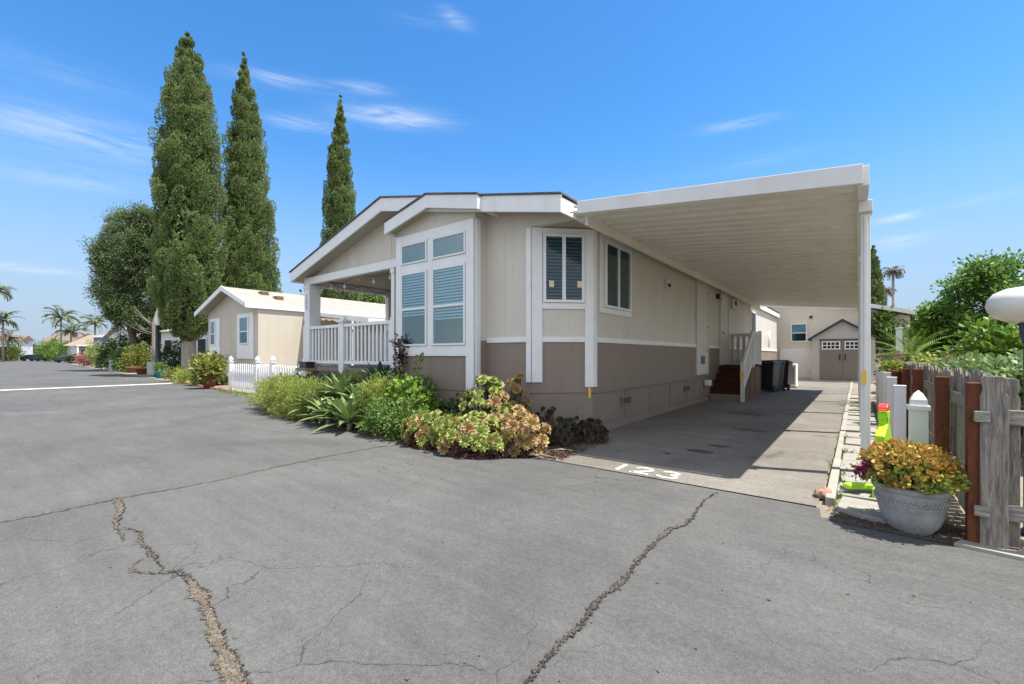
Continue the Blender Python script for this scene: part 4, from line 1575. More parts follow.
# gravel and litter in the strip by the pot
rng = np.random.RandomState(77)
L = Leaves()
n = 900
P = np.stack([rng.uniform(-.12, .95, n), 4.17 + rng.rand(n) ** 1.3 * .75, np.full(n, .004)], 1)
L.add(P, unit(rng.normal(size=(n, 3)) * [1, 1, .25]), np.tile([0, 0, 1.0], (n, 1)) + rng.normal(size=(n, 3)) * .4, .025, .014, .3)
tag(L.build('leaf_litter', L_dry), None, None, None, 'stuff')
L = Leaves()
for c in [(-.16, 4.75), (-.15, 5.3), (-.13, 5.6), (-.17, 6.1), (-.13, 7.0), (-.14, 8.2)]:
    m_ = 70
    P = np.stack([rng.normal(c[0], .035, m_), rng.normal(c[1], .12, m_), np.full(m_, .01)], 1)
    L.add(P, unit(rng.normal(size=(m_, 3)) * [.7, .7, .3] + [0, 0, .9]), rng.normal(size=(m_, 3)), .06, .015)
tag(L.build('weeds', L_shrub), None, None, None, 'stuff')

# white capped post and flat boards of vinyl fence
vp = empty('vinyl_post', 'white vinyl fence post with pointed cap behind the potted succulent', 'fence post', (.45, 5.56, 0))
MB().box(.385, .515, 5.495, 5.625, 0, .745).build('shaft', vinyl, vp, bevel=.004)
pc = MB().box(.372, .528, 5.482, 5.638, .746, .785)
for (a, za), (b, zb) in zip([(.062, .785), (.058, .84), (.035, .89)], [(.058, .84), (.035, .89), (.004, .925)]):
    pc.add([(.45 + sx * q, 5.56 + sy * q, z) for q, z in ((a, za), (b, zb)) for sx, sy in ((-1, -1), (1, -1), (1, 1), (-1, 1))], [(0, 1, 5, 4), (1, 2, 6, 5), (2, 3, 7, 6), (3, 0, 4, 7)])
pc.build('cap', vinyl, vp)
vlab = ['flat topped white vinyl post left of the capped post', 'second flat white vinyl post along the side path, slightly taller', 'white vinyl post third along the side path', 'white vinyl post fourth along the side path, before the flowerpot', 'farthest flat white vinyl post along the path']
for i, (y, zt) in enumerate(((7.05, .88), (8.6, .92), (10.0, .95), (11.5, .98), (13.2, 1.0))):
    o = MB().box(.35, .46, y - .055, y + .055, 0, zt).box(.345, .465, y - .06, y + .06, zt, zt + .012).build('vinyl_post', vinyl, None, base=(.4, y, 0), bevel=.004)
    tag(o, vlab[i], 'fence post', 'vinyl posts along the side path')
sl_ = MB()
for y in np.arange(11.7, 15.5, .16):
    sl_.box(.40, .42, y, y + .13, .06, .95 + .03 * math.sin(y * 7))
sl_.box(.422, .45, 11.6, 15.6, .2, .28).box(.422, .45, 11.6, 15.6, .7, .78)
o = sl_.build('vinyl_fence_panel', vinyl, None, base=(.42, 13.6, 0))
tag(o, 'low white vinyl fence panel far along the side path', 'fence')
o = MB().box(.86, 1.0, 16.4, 16.54, 0, 2.0).box(.84, 1.02, 16.38, 16.56, 2.0, 2.03).build('tall_white_post', vinyl, None, base=(.93, 16.47, 0), bevel=.005)
tag(o, 'tall white post standing near the shed at the path end', 'post')

# leaning planks
pl = [((.52, 12.4, 0), (.72, 13.1, 1.35), 'brown plank leaning steeply against the far fence'), ((.62, 12.6, 0), (.78, 13.0, 1.2), 'shorter brown plank leaning beside the steep one'), ((.35, 12.8, 1.22), (.95, 12.95, 1.28), 'thin brown plank lying across the leaning planks')]
for a, b, lab in pl:
    o = MB().bar(a, b, .09, .03).build('plank', brownwood, None, base=((a[0] + b[0]) / 2, (a[1] + b[1]) / 2, 0), bevel=.003)
    tag(o, lab, 'plank')

# wooden side fence: red posts and grey pickets
wfence = empty('wooden_fence', 'weathered grey picket fence with red stained posts beside the path', 'fence', (.65, 8.5, 0))
for i, y in enumerate((5.40, 7.35, 9.0, 10.6, 12.2, 13.9)):
    MB().box(.545, .635, y - .045, y + .045, 0, 1.065 + .02 * math.sin(i * 2)).build('post', redwood, wfence, bevel=.006)
for i, y in enumerate(np.arange(4.34, 15.0, .112)):
    w_ = .094
    tz = 1.13 + random.uniform(-.035, .03)
    dx = random.uniform(-.008, .008)
    ln = random.uniform(-.012, .012)
    m_ = MB()
    m_.prism_x([(y - w_ / 2 + .0, 0.03), (y + w_ / 2, 0.03), (y + w_ / 2 + ln, tz - .03), (y + w_ / 4 + ln, tz), (y - w_ / 4 + ln, tz + .004), (y - w_ / 2 + ln, tz - .035)], .668 + dx, .685 + dx)
    if y < 14.9:
        o = m_.build('picket', greywood, wfence)
        o.data.transform(__import__('mathutils').Matrix.Identity(4))
MB().box(.636, .666, 4.3, 15.0, .30, .385).box(.636, .666, 4.3, 15.0, .86, .945).build('rail', greywood, wfence)
# front fence corner
wf2 = empty('front_fence', 'short weathered grey rail fence with red corner post by the road', 'fence', (.75, 4.2, 0))
MB().box(.575, .655, 4.155, 4.24, 0, 1.07).build('corner_post', redwood, wf2, bevel=.006)
for z0, z1 in ((.19, .285), (.80, .90)):
    MB().box(.672, 3.2, 4.175, 4.215, z0, z1).build('rail', greywood_x, wf2, bevel=.005)
    MB().box(.600, .671, 4.100, 4.134, z0 + .02, z1 - .01).build('rail_end', greywood_x, wf2, bevel=.004)


def fancy_board(x, y, zt, wd, parent, name):
    h = wd / 2
    pr = [(x - h, .02), (x + h, .02), (x + h, zt - .13), (x + h * .75, zt - .10), (x + h, zt - .06), (x + h * .86, zt - .01), (x + h * .55, zt), (x - h * .7, zt + .004), (x - h * .95, zt - .015), (x - h * .8, zt - .09), (x - h, zt - .13)]
    return MB().prism_y(pr, y, y + .024).build(name, greywood, parent, bevel=.003)


fancy_board(.695, 4.135, 1.115, .128, wf2, 'board')
for k, x in enumerate((.778, .95, 1.12, 1.29, 1.46, 1.63, 1.80, 1.97)):
    fancy_board(x, 4.217, 1.10 + .012 * math.sin(k * 3), .088, wf2, 'board')
o = sheet('fence_footing', [(.50, 4.06), (.80, 4.02), (1.02, 4.08), (.98, 4.15), (.55, 4.17)], .022, conc, thick=.03)

# globe lamp
gl_p = pt(1030, 3.05)
gl = empty('globe_lamp', 'milky white squat globe garden lamp on a dark post by the fence', 'garden lamp', (gl_p.x, gl_p.y, 0))
prof_ = [(.02, -.125), (.10, -.118), (.17, -.085), (.205, -.035), (.215, .005), (.205, .05), (.175, .09), (.12, .118), (.05, .13), (.004, .132)]
MB().lathe((gl_p.x, gl_p.y, 1.60), prof_, 32).build('globe', globe, gl, True)
MB().lathe((gl_p.x, gl_p.y, 0), [(.05, 0), (.05, .03), (.032, .05), (.032, 1.32), (.05, 1.40), (.055, 1.49)], 16).build('post', postblue, gl, True)

# lime green plastic warning figure
kf = empty('warning_figure', 'lime green plastic figure with red cap standing behind the pot', 'warning sign', (.19, 5.17, 0))
u_, w_ = V3((.78, .62, 0)), V3((-.62, .78, 0))
k0 = V3((.19, 5.17, 0))
fr_k = (k0, V3((.62, -.78, 0)).normalized() * -1, V3((-.78, -.62, 0)).normalized())
frk = (k0, V3((.16, .987, 0)).normalized(), V3((.987, -.16, 0)).normalized())
body = MB()
P_, uu, nn = frk


def kpoly(pts2, t0, t1):
    n = len(pts2)
    vs = []
    for t in (t0, t1):
        for a, z in pts2:
            q = P_ + uu * a + nn * t
            vs.append((q.x, q.y, z))
    return vs, [list(range(n))[::-1], list(range(n, 2 * n))] + [(i, (i + 1) % n, (i + 1) % n + n, i + n) for i in range(n)]


body.add(*kpoly([(-.10, .18), (.10, .18), (.11, .45), (.20, .40), (.22, .46), (.10, .62), (.045, .64), (.045, .665), (.075, .70), (.075, .76), (-.075, .76), (-.075, .70), (-.045, .665), (-.045, .64), (-.10, .62), (-.24, .56), (-.24, .50), (-.11, .50)], -.035, .035))
body.add(*kpoly([(-.11, 0.0), (-.03, 0.0), (-.01, .179), (-.10, .179)], -.035, .035))
body.add(*kpoly([(.03, 0.0), (.11, 0.0), (.10, .179), (.01, .179)], -.035, .035))
body.build('body', lime, kf, bevel=.012)
cap_ = MB()
cap_.add(*kpoly([(-.07, .761), (.07, .761), (.062, .79), (.035, .815), (-.035, .815), (-.062, .79)], -.034, .034))
cap_.add(*kpoly([(-.115, .762), (-.071, .762), (-.071, .776), (-.115, .772)], -.03, .03))
cap_.build('cap', redpl, kf, bevel=.008)
ft = MB()
pa, pb2 = gp(848, 487, .0), gp(879, 478, .0)
ft.prism([(-.10, 4.92), (-.02, 5.02), (.10, 5.06), (.20, 5.02), (.17, 4.96), (.08, 4.975), (.02, 4.93), (-.06, 4.86)], .075, .115)
ft.prism([(.10, 4.86), (.13, 4.86), (.16, 4.96), (.12, 4.97)], .0, .114)
ft.build('foot', lime, kf, bevel=.008)

# planter pot with jade
pp_ = (.302, 4.24, 0)
pot = empty('planter_pot', 'round grey weathered planter with ornamental band by the road', 'planter', pp_)


def flute(i, a):
    return 1 + (0.022 * abs(math.sin(a * 9)) if 1 <= i <= 5 else (0.006 * math.sin(a * 26) * (1 if 7 <= i <= 9 else 0)))


bp = [(.112, 0), (.120, .02), (.142, .045), (.162, .09), (.177, .145), (.185, .185), (.191, .19), (.193, .20), (.195, .235), (.197, .27), (.201, .275), (.201, .285), (.199, .29)]
MB().lathe(pp_, bp, 108, flute).build('bowl', potgrey, pot, True)
MB().lathe(pp_, [(.196, .288), (.214, .292), (.219, .312), (.214, .332), (.193, .335), (.187, .31), (.184, .28)], 48).build('rim', potgrey, pot, True)
bd = MB()
for k in range(46):
    a = 6.283 * k / 46
    for j, (da, dz) in enumerate(((0, 0), (.05, .02))):
        c = V3((pp_[0] + .197 * math.cos(a + da), pp_[1] + .197 * math.sin(a + da), .222 + dz))
        tdir = V3((-math.sin(a), math.cos(a), .9 if j else -.9)).normalized()
        bd.tube([c - tdir * .018, c, c + tdir * .018], [.003, .008, .003], 6)
bd.build('relief_band', potgrey, pot, True)
MB().lathe((pp_[0], pp_[1], 0), [(.02, .2), (.190, .2), (.189, .27), (.02, .29)], 32).build('soil', soil, pot)
jade = empty('potted_succulent', 'red tipped yellow green jade bush filling the grey planter', 'potted plant', (pp_[0], pp_[1], .28))
rng = np.random.RandomState(3)
for nm, mt_, cc, rad_, ncl in (('outer_foliage', L_jade, (pp_[0] - .01, pp_[1], .42), (.285, .285, .19), 420), ('inner_foliage', L_jadein, (pp_[0], pp_[1], .39), (.27, .27, .16), 420)):
    L = Leaves()
    d = rand_dir(ncl, rng)
    d[:, 2] = np.where(d[:, 2] < -.35, -d[:, 2], d[:, 2])
    for q in d:
        c = np.array(cc) + q * np.array(rad_) * (.55 + .45 * rng.rand() ** .6)
        k = 9
        ax = unit(rng.normal(size=(k, 3)) * .75 + q * .8 + [0, 0, .5])
        L.add(np.tile(c, (k, 1)) + rng.normal(size=(k, 3)) * .012, ax, unit(np.tile(q, (k, 1)) + rng.normal(size=(k, 3)) * .5 + [0, 0, .4]), .026 + .013 * rng.rand(k), .019 + .007 * rng.rand(k), .3, True)
    L.build(nm, mt_, jade)
L = Leaves()
for c in ((.05, 4.14, .44), (.03, 4.17, .38)):
    crown_leaves(L, c, (.03, .03, .025), 6, .03, 12, .03, .018, .3, rng=rng)
L.build('blossom', L_magenta, jade)
m_ = MB()
for k in range(14):
    a = rng.rand() * 6.28
    r_ = .10 + .12 * rng.rand()
    m_.tube([(pp_[0] + .04 * math.cos(a), pp_[1] + .04 * math.sin(a), .26), (pp_[0] + r_ * .6 * math.cos(a), pp_[1] + r_ * .6 * math.sin(a), .36), (pp_[0] + r_ * math.cos(a), pp_[1] + r_ * math.sin(a), .46)], [.014, .011, .006], 6)
m_.build('stem', bark, jade, True)

# flowerpot on the fence far along the path
fp_ = empty('flowerpot', 'small red terracotta flowerpot at fence height farther along the path', 'flowerpot', (.50, 10.2, .84))
MB().lathe((.50, 10.2, .84), [(.06, 0), (.09, .12), (.10, .12), (.10, .15), (.085, .15)], 20).build('pot', terracotta, fp_, True)
MB().box(.46, .54, 10.16, 10.24, 0, .839).build('stand', brownwood, fp_)
shrub('trailing_succulent', 'pale orange green succulent spilling from the small flowerpot', 'plant', 0, 0, (.16, .16, .10), L_jadein, 22, 16, .06, .05, .03, pos=(.50, 10.2, .99), oval=True, stems=False, zc=.06)

# ------------------------------------------------------------------ front bed planting
rngb = random.Random(4)


def aeonium(label, x, y, rad, hgt, n, mat, size, seed, name='rosette_succulent', group='rosette succulents at the bed corner', stem_m=None):
    rg = random.Random(seed)
    root = empty(name, label, 'succulent', (x, y, 0), group)
    L, L2 = Leaves(), Leaves()
    m = MB()
    for i in range(n):
        a = rg.random() * 6.283
        q = math.sqrt(rg.random())
        ex, ey = rad[0] * q * math.cos(a), rad[1] * q * math.sin(a)
        if rg.random() < .45:                              # flank of the mound, down to the ground
            q = rg.uniform(.82, 1.02)
            ex, ey = rad[0] * q * math.cos(a), rad[1] * q * math.sin(a)
            z = .05 + hgt * .75 * rg.random()
        else:
            z = hgt * math.sqrt(max(0.03, 1 - q * q)) * rg.uniform(.75, 1.05) + .05
        nrm = V3((ex / rad[0] * .9, ey / rad[1] * .9 - .35, .9 - .35 * q)).normalized()
        nrm = (nrm + V3((rg.uniform(-.3, .3), rg.uniform(-.3, .3), 0))).normalized()
        c = V3((x + ex, y + ey, z))
        s_ = size * rg.uniform(.7, 1.25)
        rosette(L2 if (mat is L_aeon and rg.random() < .16) else L, c, nrm, s_, rg)
        if z > .12:
            m.tube([(x + ex * .55, y + ey * .55, .0), (x + ex * .8, y + ey * .8, z * .5), tuple(c - nrm * .01)], [.014, .011, .010], 5)
    nf = len(L.F)
    if L2.n:
        L.raw(np.concatenate(L2.V), L2.F)
    ro = L.build('rosettes', mat, root)
    if L2.n:                                               # some heads blush peach on the same plant
        ro.data.materials.append(L_aeonp)
        ix = np.zeros(len(ro.data.polygons), dtype=np.int32)
        ix[nf:] = 1
        ro.data.polygons.foreach_set('material_index', ix)
    D = Leaves()
    rn = np.random.RandomState(seed + 40)
    k = int(n * 16)
    aa, qq = rn.rand(k) * 6.283, np.sqrt(rn.rand(k))
    P = np.stack([x + rad[0] * 1.0 * qq * np.cos(aa), y + rad[1] * 1.02 * qq * np.sin(aa), .01 + hgt * .88 * np.sqrt(np.clip(1 - qq ** 2, .02, 1)) * rn.rand(k)], 1)
    D.add(P, unit(rn.normal(size=(k, 3)) + [0, -.3, -.3]), rn.normal(size=(k, 3)) + [0, -.4, .4], size * .34, size * .15, .4)
    D.build('withered_leaves', L_wither, root)
    m.build('stem', stem_m or bark, root, True)
    return root


p1 = gp(470, 452)
aeonium('large yellow green rosette succulent mound at the road edge of the bed', -3.95, 4.22, (.58, .42), .42, 130, L_aeon, .16, 1)
aeonium('yellow green rosette succulent low beside the left shrubs', -4.72, 4.22, (.50, .36), .40, 95, L_aeon, .16, 2)
aeonium('tall pale rosette succulent standing behind the mound', -4.25, 4.78, (.42, .34), .88, 92, L_aeon, .165, 3)
aeonium('peach tinted rosette succulent at the right end of the bed', -3.50, 4.52, (.42, .34), .50, 64, L_aeonp, .155, 4)
aeonium('peach tinted thin rosette succulent reaching up by the corner post', -3.95, 5.12, (.20, .18), .92, 34, L_aeonp, .13, 5)
aeonium('burgundy rosette succulent against the wall below the yellow tag', -3.42, 5.30, (.40, .28), .44, 42, L_burg, .13, 6)
aeonium('dark burgundy rosette succulent low by the driveway corner', -3.02, 5.75, (.22, .28), .26, 40, L_burg, .12, 7)
L = Leaves()
rng = np.random.RandomState(21)
n = 1500
P = np.stack([-3.35 + rng.normal(size=n) * .55, 4.55 + np.abs(rng.normal(size=n)) * .45 - .12, np.full(n, .006) + rng.rand(n) * .035], 1)
P[:, 0] = np.minimum(P[:, 0], -2.75 - .25 * rng.rand(n))
P[:, 1] = np.maximum(P[:, 1], 4.05 + .2 * np.maximum(0, P[:, 0] + 3.4))
L.add(P, unit(rng.normal(size=(n, 3)) * [1, 1, .35]), rng.normal(size=(n, 3)) * .5 + [0, 0, 1], .042, .022, .35)
tag(L.build('leaf_litter', L_wither), None, None, None, 'stuff')
tw = MB()
for k in range(10):
    x, y = rngb.uniform(-4.1, -3.0), rngb.uniform(4.3, 4.8)
    a = rngb.uniform(-1, 1)
    tw.tube([(x, y, .04), (x + .15 * math.cos(a), y + .15 * math.sin(a), .06), (x + .32 * math.cos(a + .2), y + .32 * math.sin(a + .2), .03)], [.008, .008, .004], 5)
o = tw.build('dry_twigs', palebark, None, True)
o['kind'] = 'stuff'

shrub('leafy_shrub', 'bright green broad leaved shrub between the agaves and the rosettes', 'shrub', 0, 0, (.42, .36, .42), L_bright, 110, 22, .13, .085, .055, pos=(-5.75, 4.62, 0), oval=True)
shrub('leafy_shrub', 'small leaved green shrub spilling on the road left of the rosettes', 'shrub', 0, 0, (.60, .34, .28), L_shrub, 150, 34, .11, .05, .024, pos=(-5.65, 4.22, 0))
shrub('leafy_shrub', 'mid green shrub under the bay window', 'shrub', 0, 0, (.55, .32, .42), L_shrub, 110, 26, .13, .08, .045, pos=(-6.2, 5.0, 0), oval=True)
shrub('leafy_shrub', 'dark green low shrub against the wall behind the rosettes', 'shrub', 0, 0, (.55, .25, .30), L_dark, 45, 26, .15, .10, .06, pos=(-4.85, 5.05, 0), oval=True)
shrub('feathery_shrub', 'feathery yellow green shrub at the far left end of the bed', 'shrub', 0, 0, (.62, .50, .36), L_feather, 190, 60, .12, .06, .013, pos=(-10.75, 4.75, 0), droop=-.4)
shrub('feathery_shrub', 'large feathery yellow green shrub second from the left end', 'shrub', 0, 0, (.80, .55, .42), L_feather, 260, 60, .12, .06, .013, pos=(-9.7, 4.55, 0), droop=-.4)
shrub('feathery_shrub', 'feathery yellow green shrub left of the low pale agave', 'shrub', 0, 0, (.62, .45, .38), L_feather, 190, 60, .12, .06, .013, pos=(-8.7, 4.4, 0), droop=-.4)
shrub('feathery_shrub', 'feathery green shrub in front of the porch railing', 'shrub', 0, 0, (.60, .34, .46), L_feather, 140, 55, .12, .06, .014, pos=(-7.95, 5.0, 0), droop=-.4)
shrub('feathery_shrub', 'yellow tipped feathery shrub right of the agaves', 'shrub', 0, 0, (.46, .35, .44), L_feather, 120, 50, .12, .06, .014, pos=(-6.35, 4.55, 0), droop=-.4)
agave('foremost large pale green agave leaning over the road', -6.75, 4.15, .09, .62, L_agave, 28, 1)
agave('pale green agave left of the foremost one, low over the road', -7.55, 4.22, .09, .60, L_agave, 26, 2)
agave('pale green agave behind the foremost one', -7.15, 4.60, .30, .60, L_agave, 26, 3)
agave('pale agave rising in the middle of the agave group', -7.75, 4.62, .44, .60, L_agave, 28, 21)
agave('pale agave at the left end of the agave group, by the feathery shrubs', -8.25, 4.32, .22, .52, L_agave, 26, 22)
agave('pale agave rising at the right end of the agave group', -6.70, 4.62, .42, .55, L_agave, 28, 23)
agave('agave squeezed between the two low pale agaves at the road', -7.15, 4.22, .16, .52, L_agave, 26, 31)
agave('agave half hidden among the feathery shrubs at the left', -8.9, 4.75, .42, .52, L_agave, 24, 32)
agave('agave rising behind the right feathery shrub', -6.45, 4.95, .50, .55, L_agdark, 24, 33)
agave('small pale agave poking from the shrubs right of the foremost one', -6.15, 4.30, .14, .46, L_agave, 22, 12)
agave('pale green agave behind the leftmost feathery shrub', -8.25, 4.72, .34, .58, L_agave, 24, 9)
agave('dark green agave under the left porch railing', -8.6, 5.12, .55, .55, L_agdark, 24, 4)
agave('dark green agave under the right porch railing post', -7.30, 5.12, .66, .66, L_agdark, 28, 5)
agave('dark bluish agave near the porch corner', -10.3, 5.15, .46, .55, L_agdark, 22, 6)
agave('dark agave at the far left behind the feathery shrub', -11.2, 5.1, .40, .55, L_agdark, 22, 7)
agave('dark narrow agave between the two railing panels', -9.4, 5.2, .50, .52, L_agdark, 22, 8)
# spiky dark plant by bay corner
yk = empty('spiky_plant', 'dark spiky grey green plant at the right corner of the bay window', 'plant', (-4.75, 5.28, 0))
L = Leaves()
for i in range(46):
    ribbon_leaf(L, (-4.78, 5.15, .34), i * 2.4, .25 + 1.2 * (i / 46), .25, .42 + .1 * rngb.random(), .022, 4, .1)
L.build('leaf_rosette', L_burg if False else mat_leaf('spiky_leaves', (.05, .06, .05), (.13, .14, .11), None, .1, .5), yk)
MB().tube([(-4.78, 5.15, 0), (-4.78, 5.15, .36)], .03, 8).build('stem', bark, yk, True)
# climbing dark vine and thin pale stem by bay
vn = empty('climbing_vine', 'dark reddish vine climbing the left side of the bay window', 'vine', (-6.72, 5.1, 0))
m_ = MB()
vp_ = [(-6.75, 5.0, 0), (-6.70, 5.08, .4), (-6.78, 5.14, .8), (-6.68, 5.16, 1.15), (-6.74, 5.17, 1.55)]
m_.tube(vp_, [.016, .014, .011, .009, .005], 6)
m_.build('stem', bark, vn, True)
L = Leaves()
for k, q in enumerate(np.linspace(0, 1, 30)):
    i = min(3, int(q * 4))
    t_ = q * 4 - i
    c = V3(vp_[i]).lerp(V3(vp_[i + 1]), t_)
    crown_leaves(L, tuple(c), (.09, .06, .06), 3, .05, 6, .07, .045, .4, rng=rng)
L.build('foliage', mat_leaf('vine_leaves', (.03, .02, .02), (.10, .055, .045), (.14, .12, .06), .2, .5), vn)
ts = empty('thin_plant', 'thin pale yellow stem plant in front of the bay wall', 'plant', (-6.05, 5.1, 0))
m_ = MB()
tp_ = [(-6.1, 4.95, 0), (-6.08, 5.0, .5), (-6.0, 5.0, .9), (-5.98, 5.02, 1.25)]
m_.tube(tp_, [.008, .007, .005, .003], 5)
m_.build('stem', palebark, ts, True)
L = Leaves()
for q in np.linspace(.35, 1, 16):
    i = min(2, int(q * 3))
    c = V3(tp_[i]).lerp(V3(tp_[i + 1]), q * 3 - i)
    crown_leaves(L, tuple(c), (.07, .05, .03), 2, .04, 4, .06, .035, .4, rng=rng)
L.build('foliage', L_yel, ts)
# small speaker-like box on porch corner
o = MB().box(XL + .2, XL + .52, 5.22, 5.42, .95, 1.08).box(XL + .16, XL + .56, 5.2, 5.43, 1.08, 1.10).build('planter_box', black_pl, None, base=(XL + .35, 5.3, .95))
o2 = MB()
tag(o, 'small black box on the deck edge at the porch corner', 'box')
MB().box(XL + .1, XL + .6, 5.18, 5.435, .88, .949).build('deck_ledge', brown_plain, home)

# ------------------------------------------------------------------ white picket fence on the left
pf = empty('picket_fence', 'low white picket fence with pointed posts in front of the neighbour', 'picket fence', (-15.2, 6.1, 0))


def finial_post(x, y, h, name='post'):
    m = MB().box(x - .06, x + .06, y - .06, y + .06, 0, h).box(x - .08, x + .08, y - .08, y + .08, h, h + .025)
    m.lathe((x, y, h + .025), [(.03, 0), (.07, .05), (.075, .08), (.055, .13), (.004, .19)], 12)
    return m.build(name, vinyl, pf)


FY = 6.15
pxs_ = [on_y(231, FY), on_y(257.5, FY), on_y(273, FY), -12.2]
for x in pxs_:
    finial_post(x, FY, 1.02)
finial_post(pxs_[2], FY + 1.1, 1.02)
for x in np.arange(pxs_[0] + .15, pxs_[3] - .08, .165):
    if min(abs(x - q) for q in pxs_) < .07:
        continue
    t_ = (x - pxs_[0]) % (pxs_[1] - pxs_[0]) / (pxs_[1] - pxs_[0])
    h = .86 + .04 * math.sin(t_ * 3.14)
    MB().prism_y([(x - .035, .1), (x + .035, .1), (x + .035, h), (x, h + .07), (x - .035, h)], FY - .012, FY + .012).build('picket', vinyl, pf)
MB().box(pxs_[0] + .061, pxs_[3] - .061, FY + .013, FY + .045, .22, .31).box(pxs_[0] + .061, pxs_[3] - .061, FY + .013, FY + .045, .66, .75).build('rail', vinyl, pf)
L = Leaves()
n = 900
P = np.stack([rng.uniform(-17.5, -11, n), np.zeros(n), np.full(n, .0)], 1)
P[:, 1] = 5.55 + (P[:, 0] + 17.5) * -.10 + rng.normal(size=n) * .12 + .35
L.add(P, unit(rng.normal(size=(n, 3)) * [.7, .7, .3] + [0, 0, .9]), rng.normal(size=(n, 3)), .10, .02)
tag(L.build('weeds', L_shrub), None, None, None, 'stuff')

# ------------------------------------------------------------------ neighbouring mobile home
nb = empty('neighbour_home', 'tan mobile home with cream gable roof and two white framed front windows', 'mobile home', (-22.7, 14, 0))
NY, NX0, NX1 = 8.0, -25.7, -19.9
NRX, NRZ, NE = -22.5, 4.36, 3.46
MB().prism_y([(NX0, 0), (NX1, 0), (NX1, 3.36), (NRX, 4.28), (NX0, 3.36)], NY, NY + 16).build('wall', n_tan, nb)
nr = MB()
nr.prism_y([(NX0 - .3, NE - .10), (NRX, NRZ), (NX1 + .05, NE - .03), (NX1 + .05, NE - .10), (NRX, NRZ - .075), (NX0 - .3, NE - .17)], NY - .48, NY + 16.4)
nro = nr.build('roof', n_roof, nb)
for x, y in ((-21.8, 9.0), (-21.1, 9.35), (-21.0, 20.5)):
    zr_ = NRZ - (x - NRX) * .345
    MB().prism([(x - .2, y - .16), (x + .2, y - .16), (x + .2, y + .16), (x - .2, y + .16)], zr_ - .12, zr_ + .10).build('roof_vent', brownwood, nro)
nf = MB()
nf.prism_y([(NX0 - .32, NE - .075), (NRX, NRZ + .03), (NX1 + .07, NE - .005), (NX1 + .07, NE - .20), (NRX, NRZ - .19), (NX0 - .32, NE - .27)], NY - .52, NY - .482)
nf.box(NX1 + .051, NX1 + .08, NY - .48, NY + 16.4, NE - .22, NE - .03)
nf.build('fascia', white, nb)
fn = frame_y(NY)
for (pa_, pb_, ga, gb_, zt, zb, sp_) in ((211, 220.5, 212.4, 217.0, 3.05, 1.2, 2.2), (238, 254, 241.5, 250, 3.1, 1.1, 2.15)):
    a, b, c, d_ = (on_y(q, NY) for q in (pa_, pb_, ga, gb_))
    MB().fbox(fn, a, b, .003, .05, zb, zt).build('window_surround', white, nb, bevel=.006)
    frn = (V3((0, NY - .05, 0)), V3((1, 0, 0)), V3((0, -1, 0)))
    window(nb, frn, c, d_, 1.75, 2.95, 'hung', .05, (2.3, 2.9), split=2.3)
MB().box(-22.86, -22.84, NY - .008, NY, 0, 4.1).box(NX0, NX1, NY - .008, NY, 3.05, 3.07).build('siding_seam', n_tan, nb)
MB().box(NX0 - .01, NX1 + .012, NY - .012, NY + 16, 0, .75).build('skirting', n_tan, nb)
aw = empty('patio_awning', 'white corrugated patio awning along the side of the neighbouring home', 'awning', (-17.5, 16, 0))
AY0, AY1, AX0, AX1 = 9.95, 24.0, -19.80, -14.9
za = lambda x: 3.18 + (2.60 - 3.18) * (x - AX0) / (AX1 - AX0)
V, Fc = [], []
ys_ = []
y = AY0 + .05
while y < AY1:
    ys_ += [(y, 0), (y + .1, .0), (y + .13, .06), (y + .22, .06), (y + .25, 0)]
    y += .3
k_ = len(ys_)
for dz0 in (0, .012):
    for x in (AX0, AX1):
        for yy, dz in ys_:
            V.append((x, yy, za(x) + dz + dz0))
for i in range(k_ - 1):
    Fc += [(i, i + 1, k_ + i + 1, k_ + i), (2 * k_ + i, 3 * k_ + i, 3 * k_ + i + 1, 2 * k_ + i + 1)]
mesh_obj('roof_pan', V, Fc, n_roof, aw)
MB().prism_y([(AX0, za(AX0) - .06), (AX1, za(AX1) - .06), (AX1, za(AX1) + .10), (AX0, za(AX0) + .10)], AY0, AY0 + .04).box(AX1, AX1 + .05, AY0, AY1, za(AX1) - .06, za(AX1) + .1).build('fascia', white_metal, aw)
for y in (9.3, 13, 17, 21):
    MB().box(AX1 - .12, AX1 - .04, y, y + .08, 0, za(AX1) - .06).build('post', white_metal, aw)

# neighbour's front garden
def flowerpot(label, px, py, r, h, mat, name='flowerpot', cat='flowerpot', group=None):
    p = gp(px, py)
    e = empty(name, label, cat, (p.x, p.y, 0), group)
    MB().lathe((p.x, p.y, 0), [(r * .68, 0), (r * .9, h * .8), (r * 1.02, h * .8), (r * 1.02, h), (r * .88, h), (r * .85, h * .88)], 20).build('pot', mat, e, True)
    MB().lathe((p.x, p.y, 0), [(.01, h * .5), (r * .84, h * .5), (r * .84, h * .86), (.01, h * .88)], 16).build('soil', soil, e)
    return p


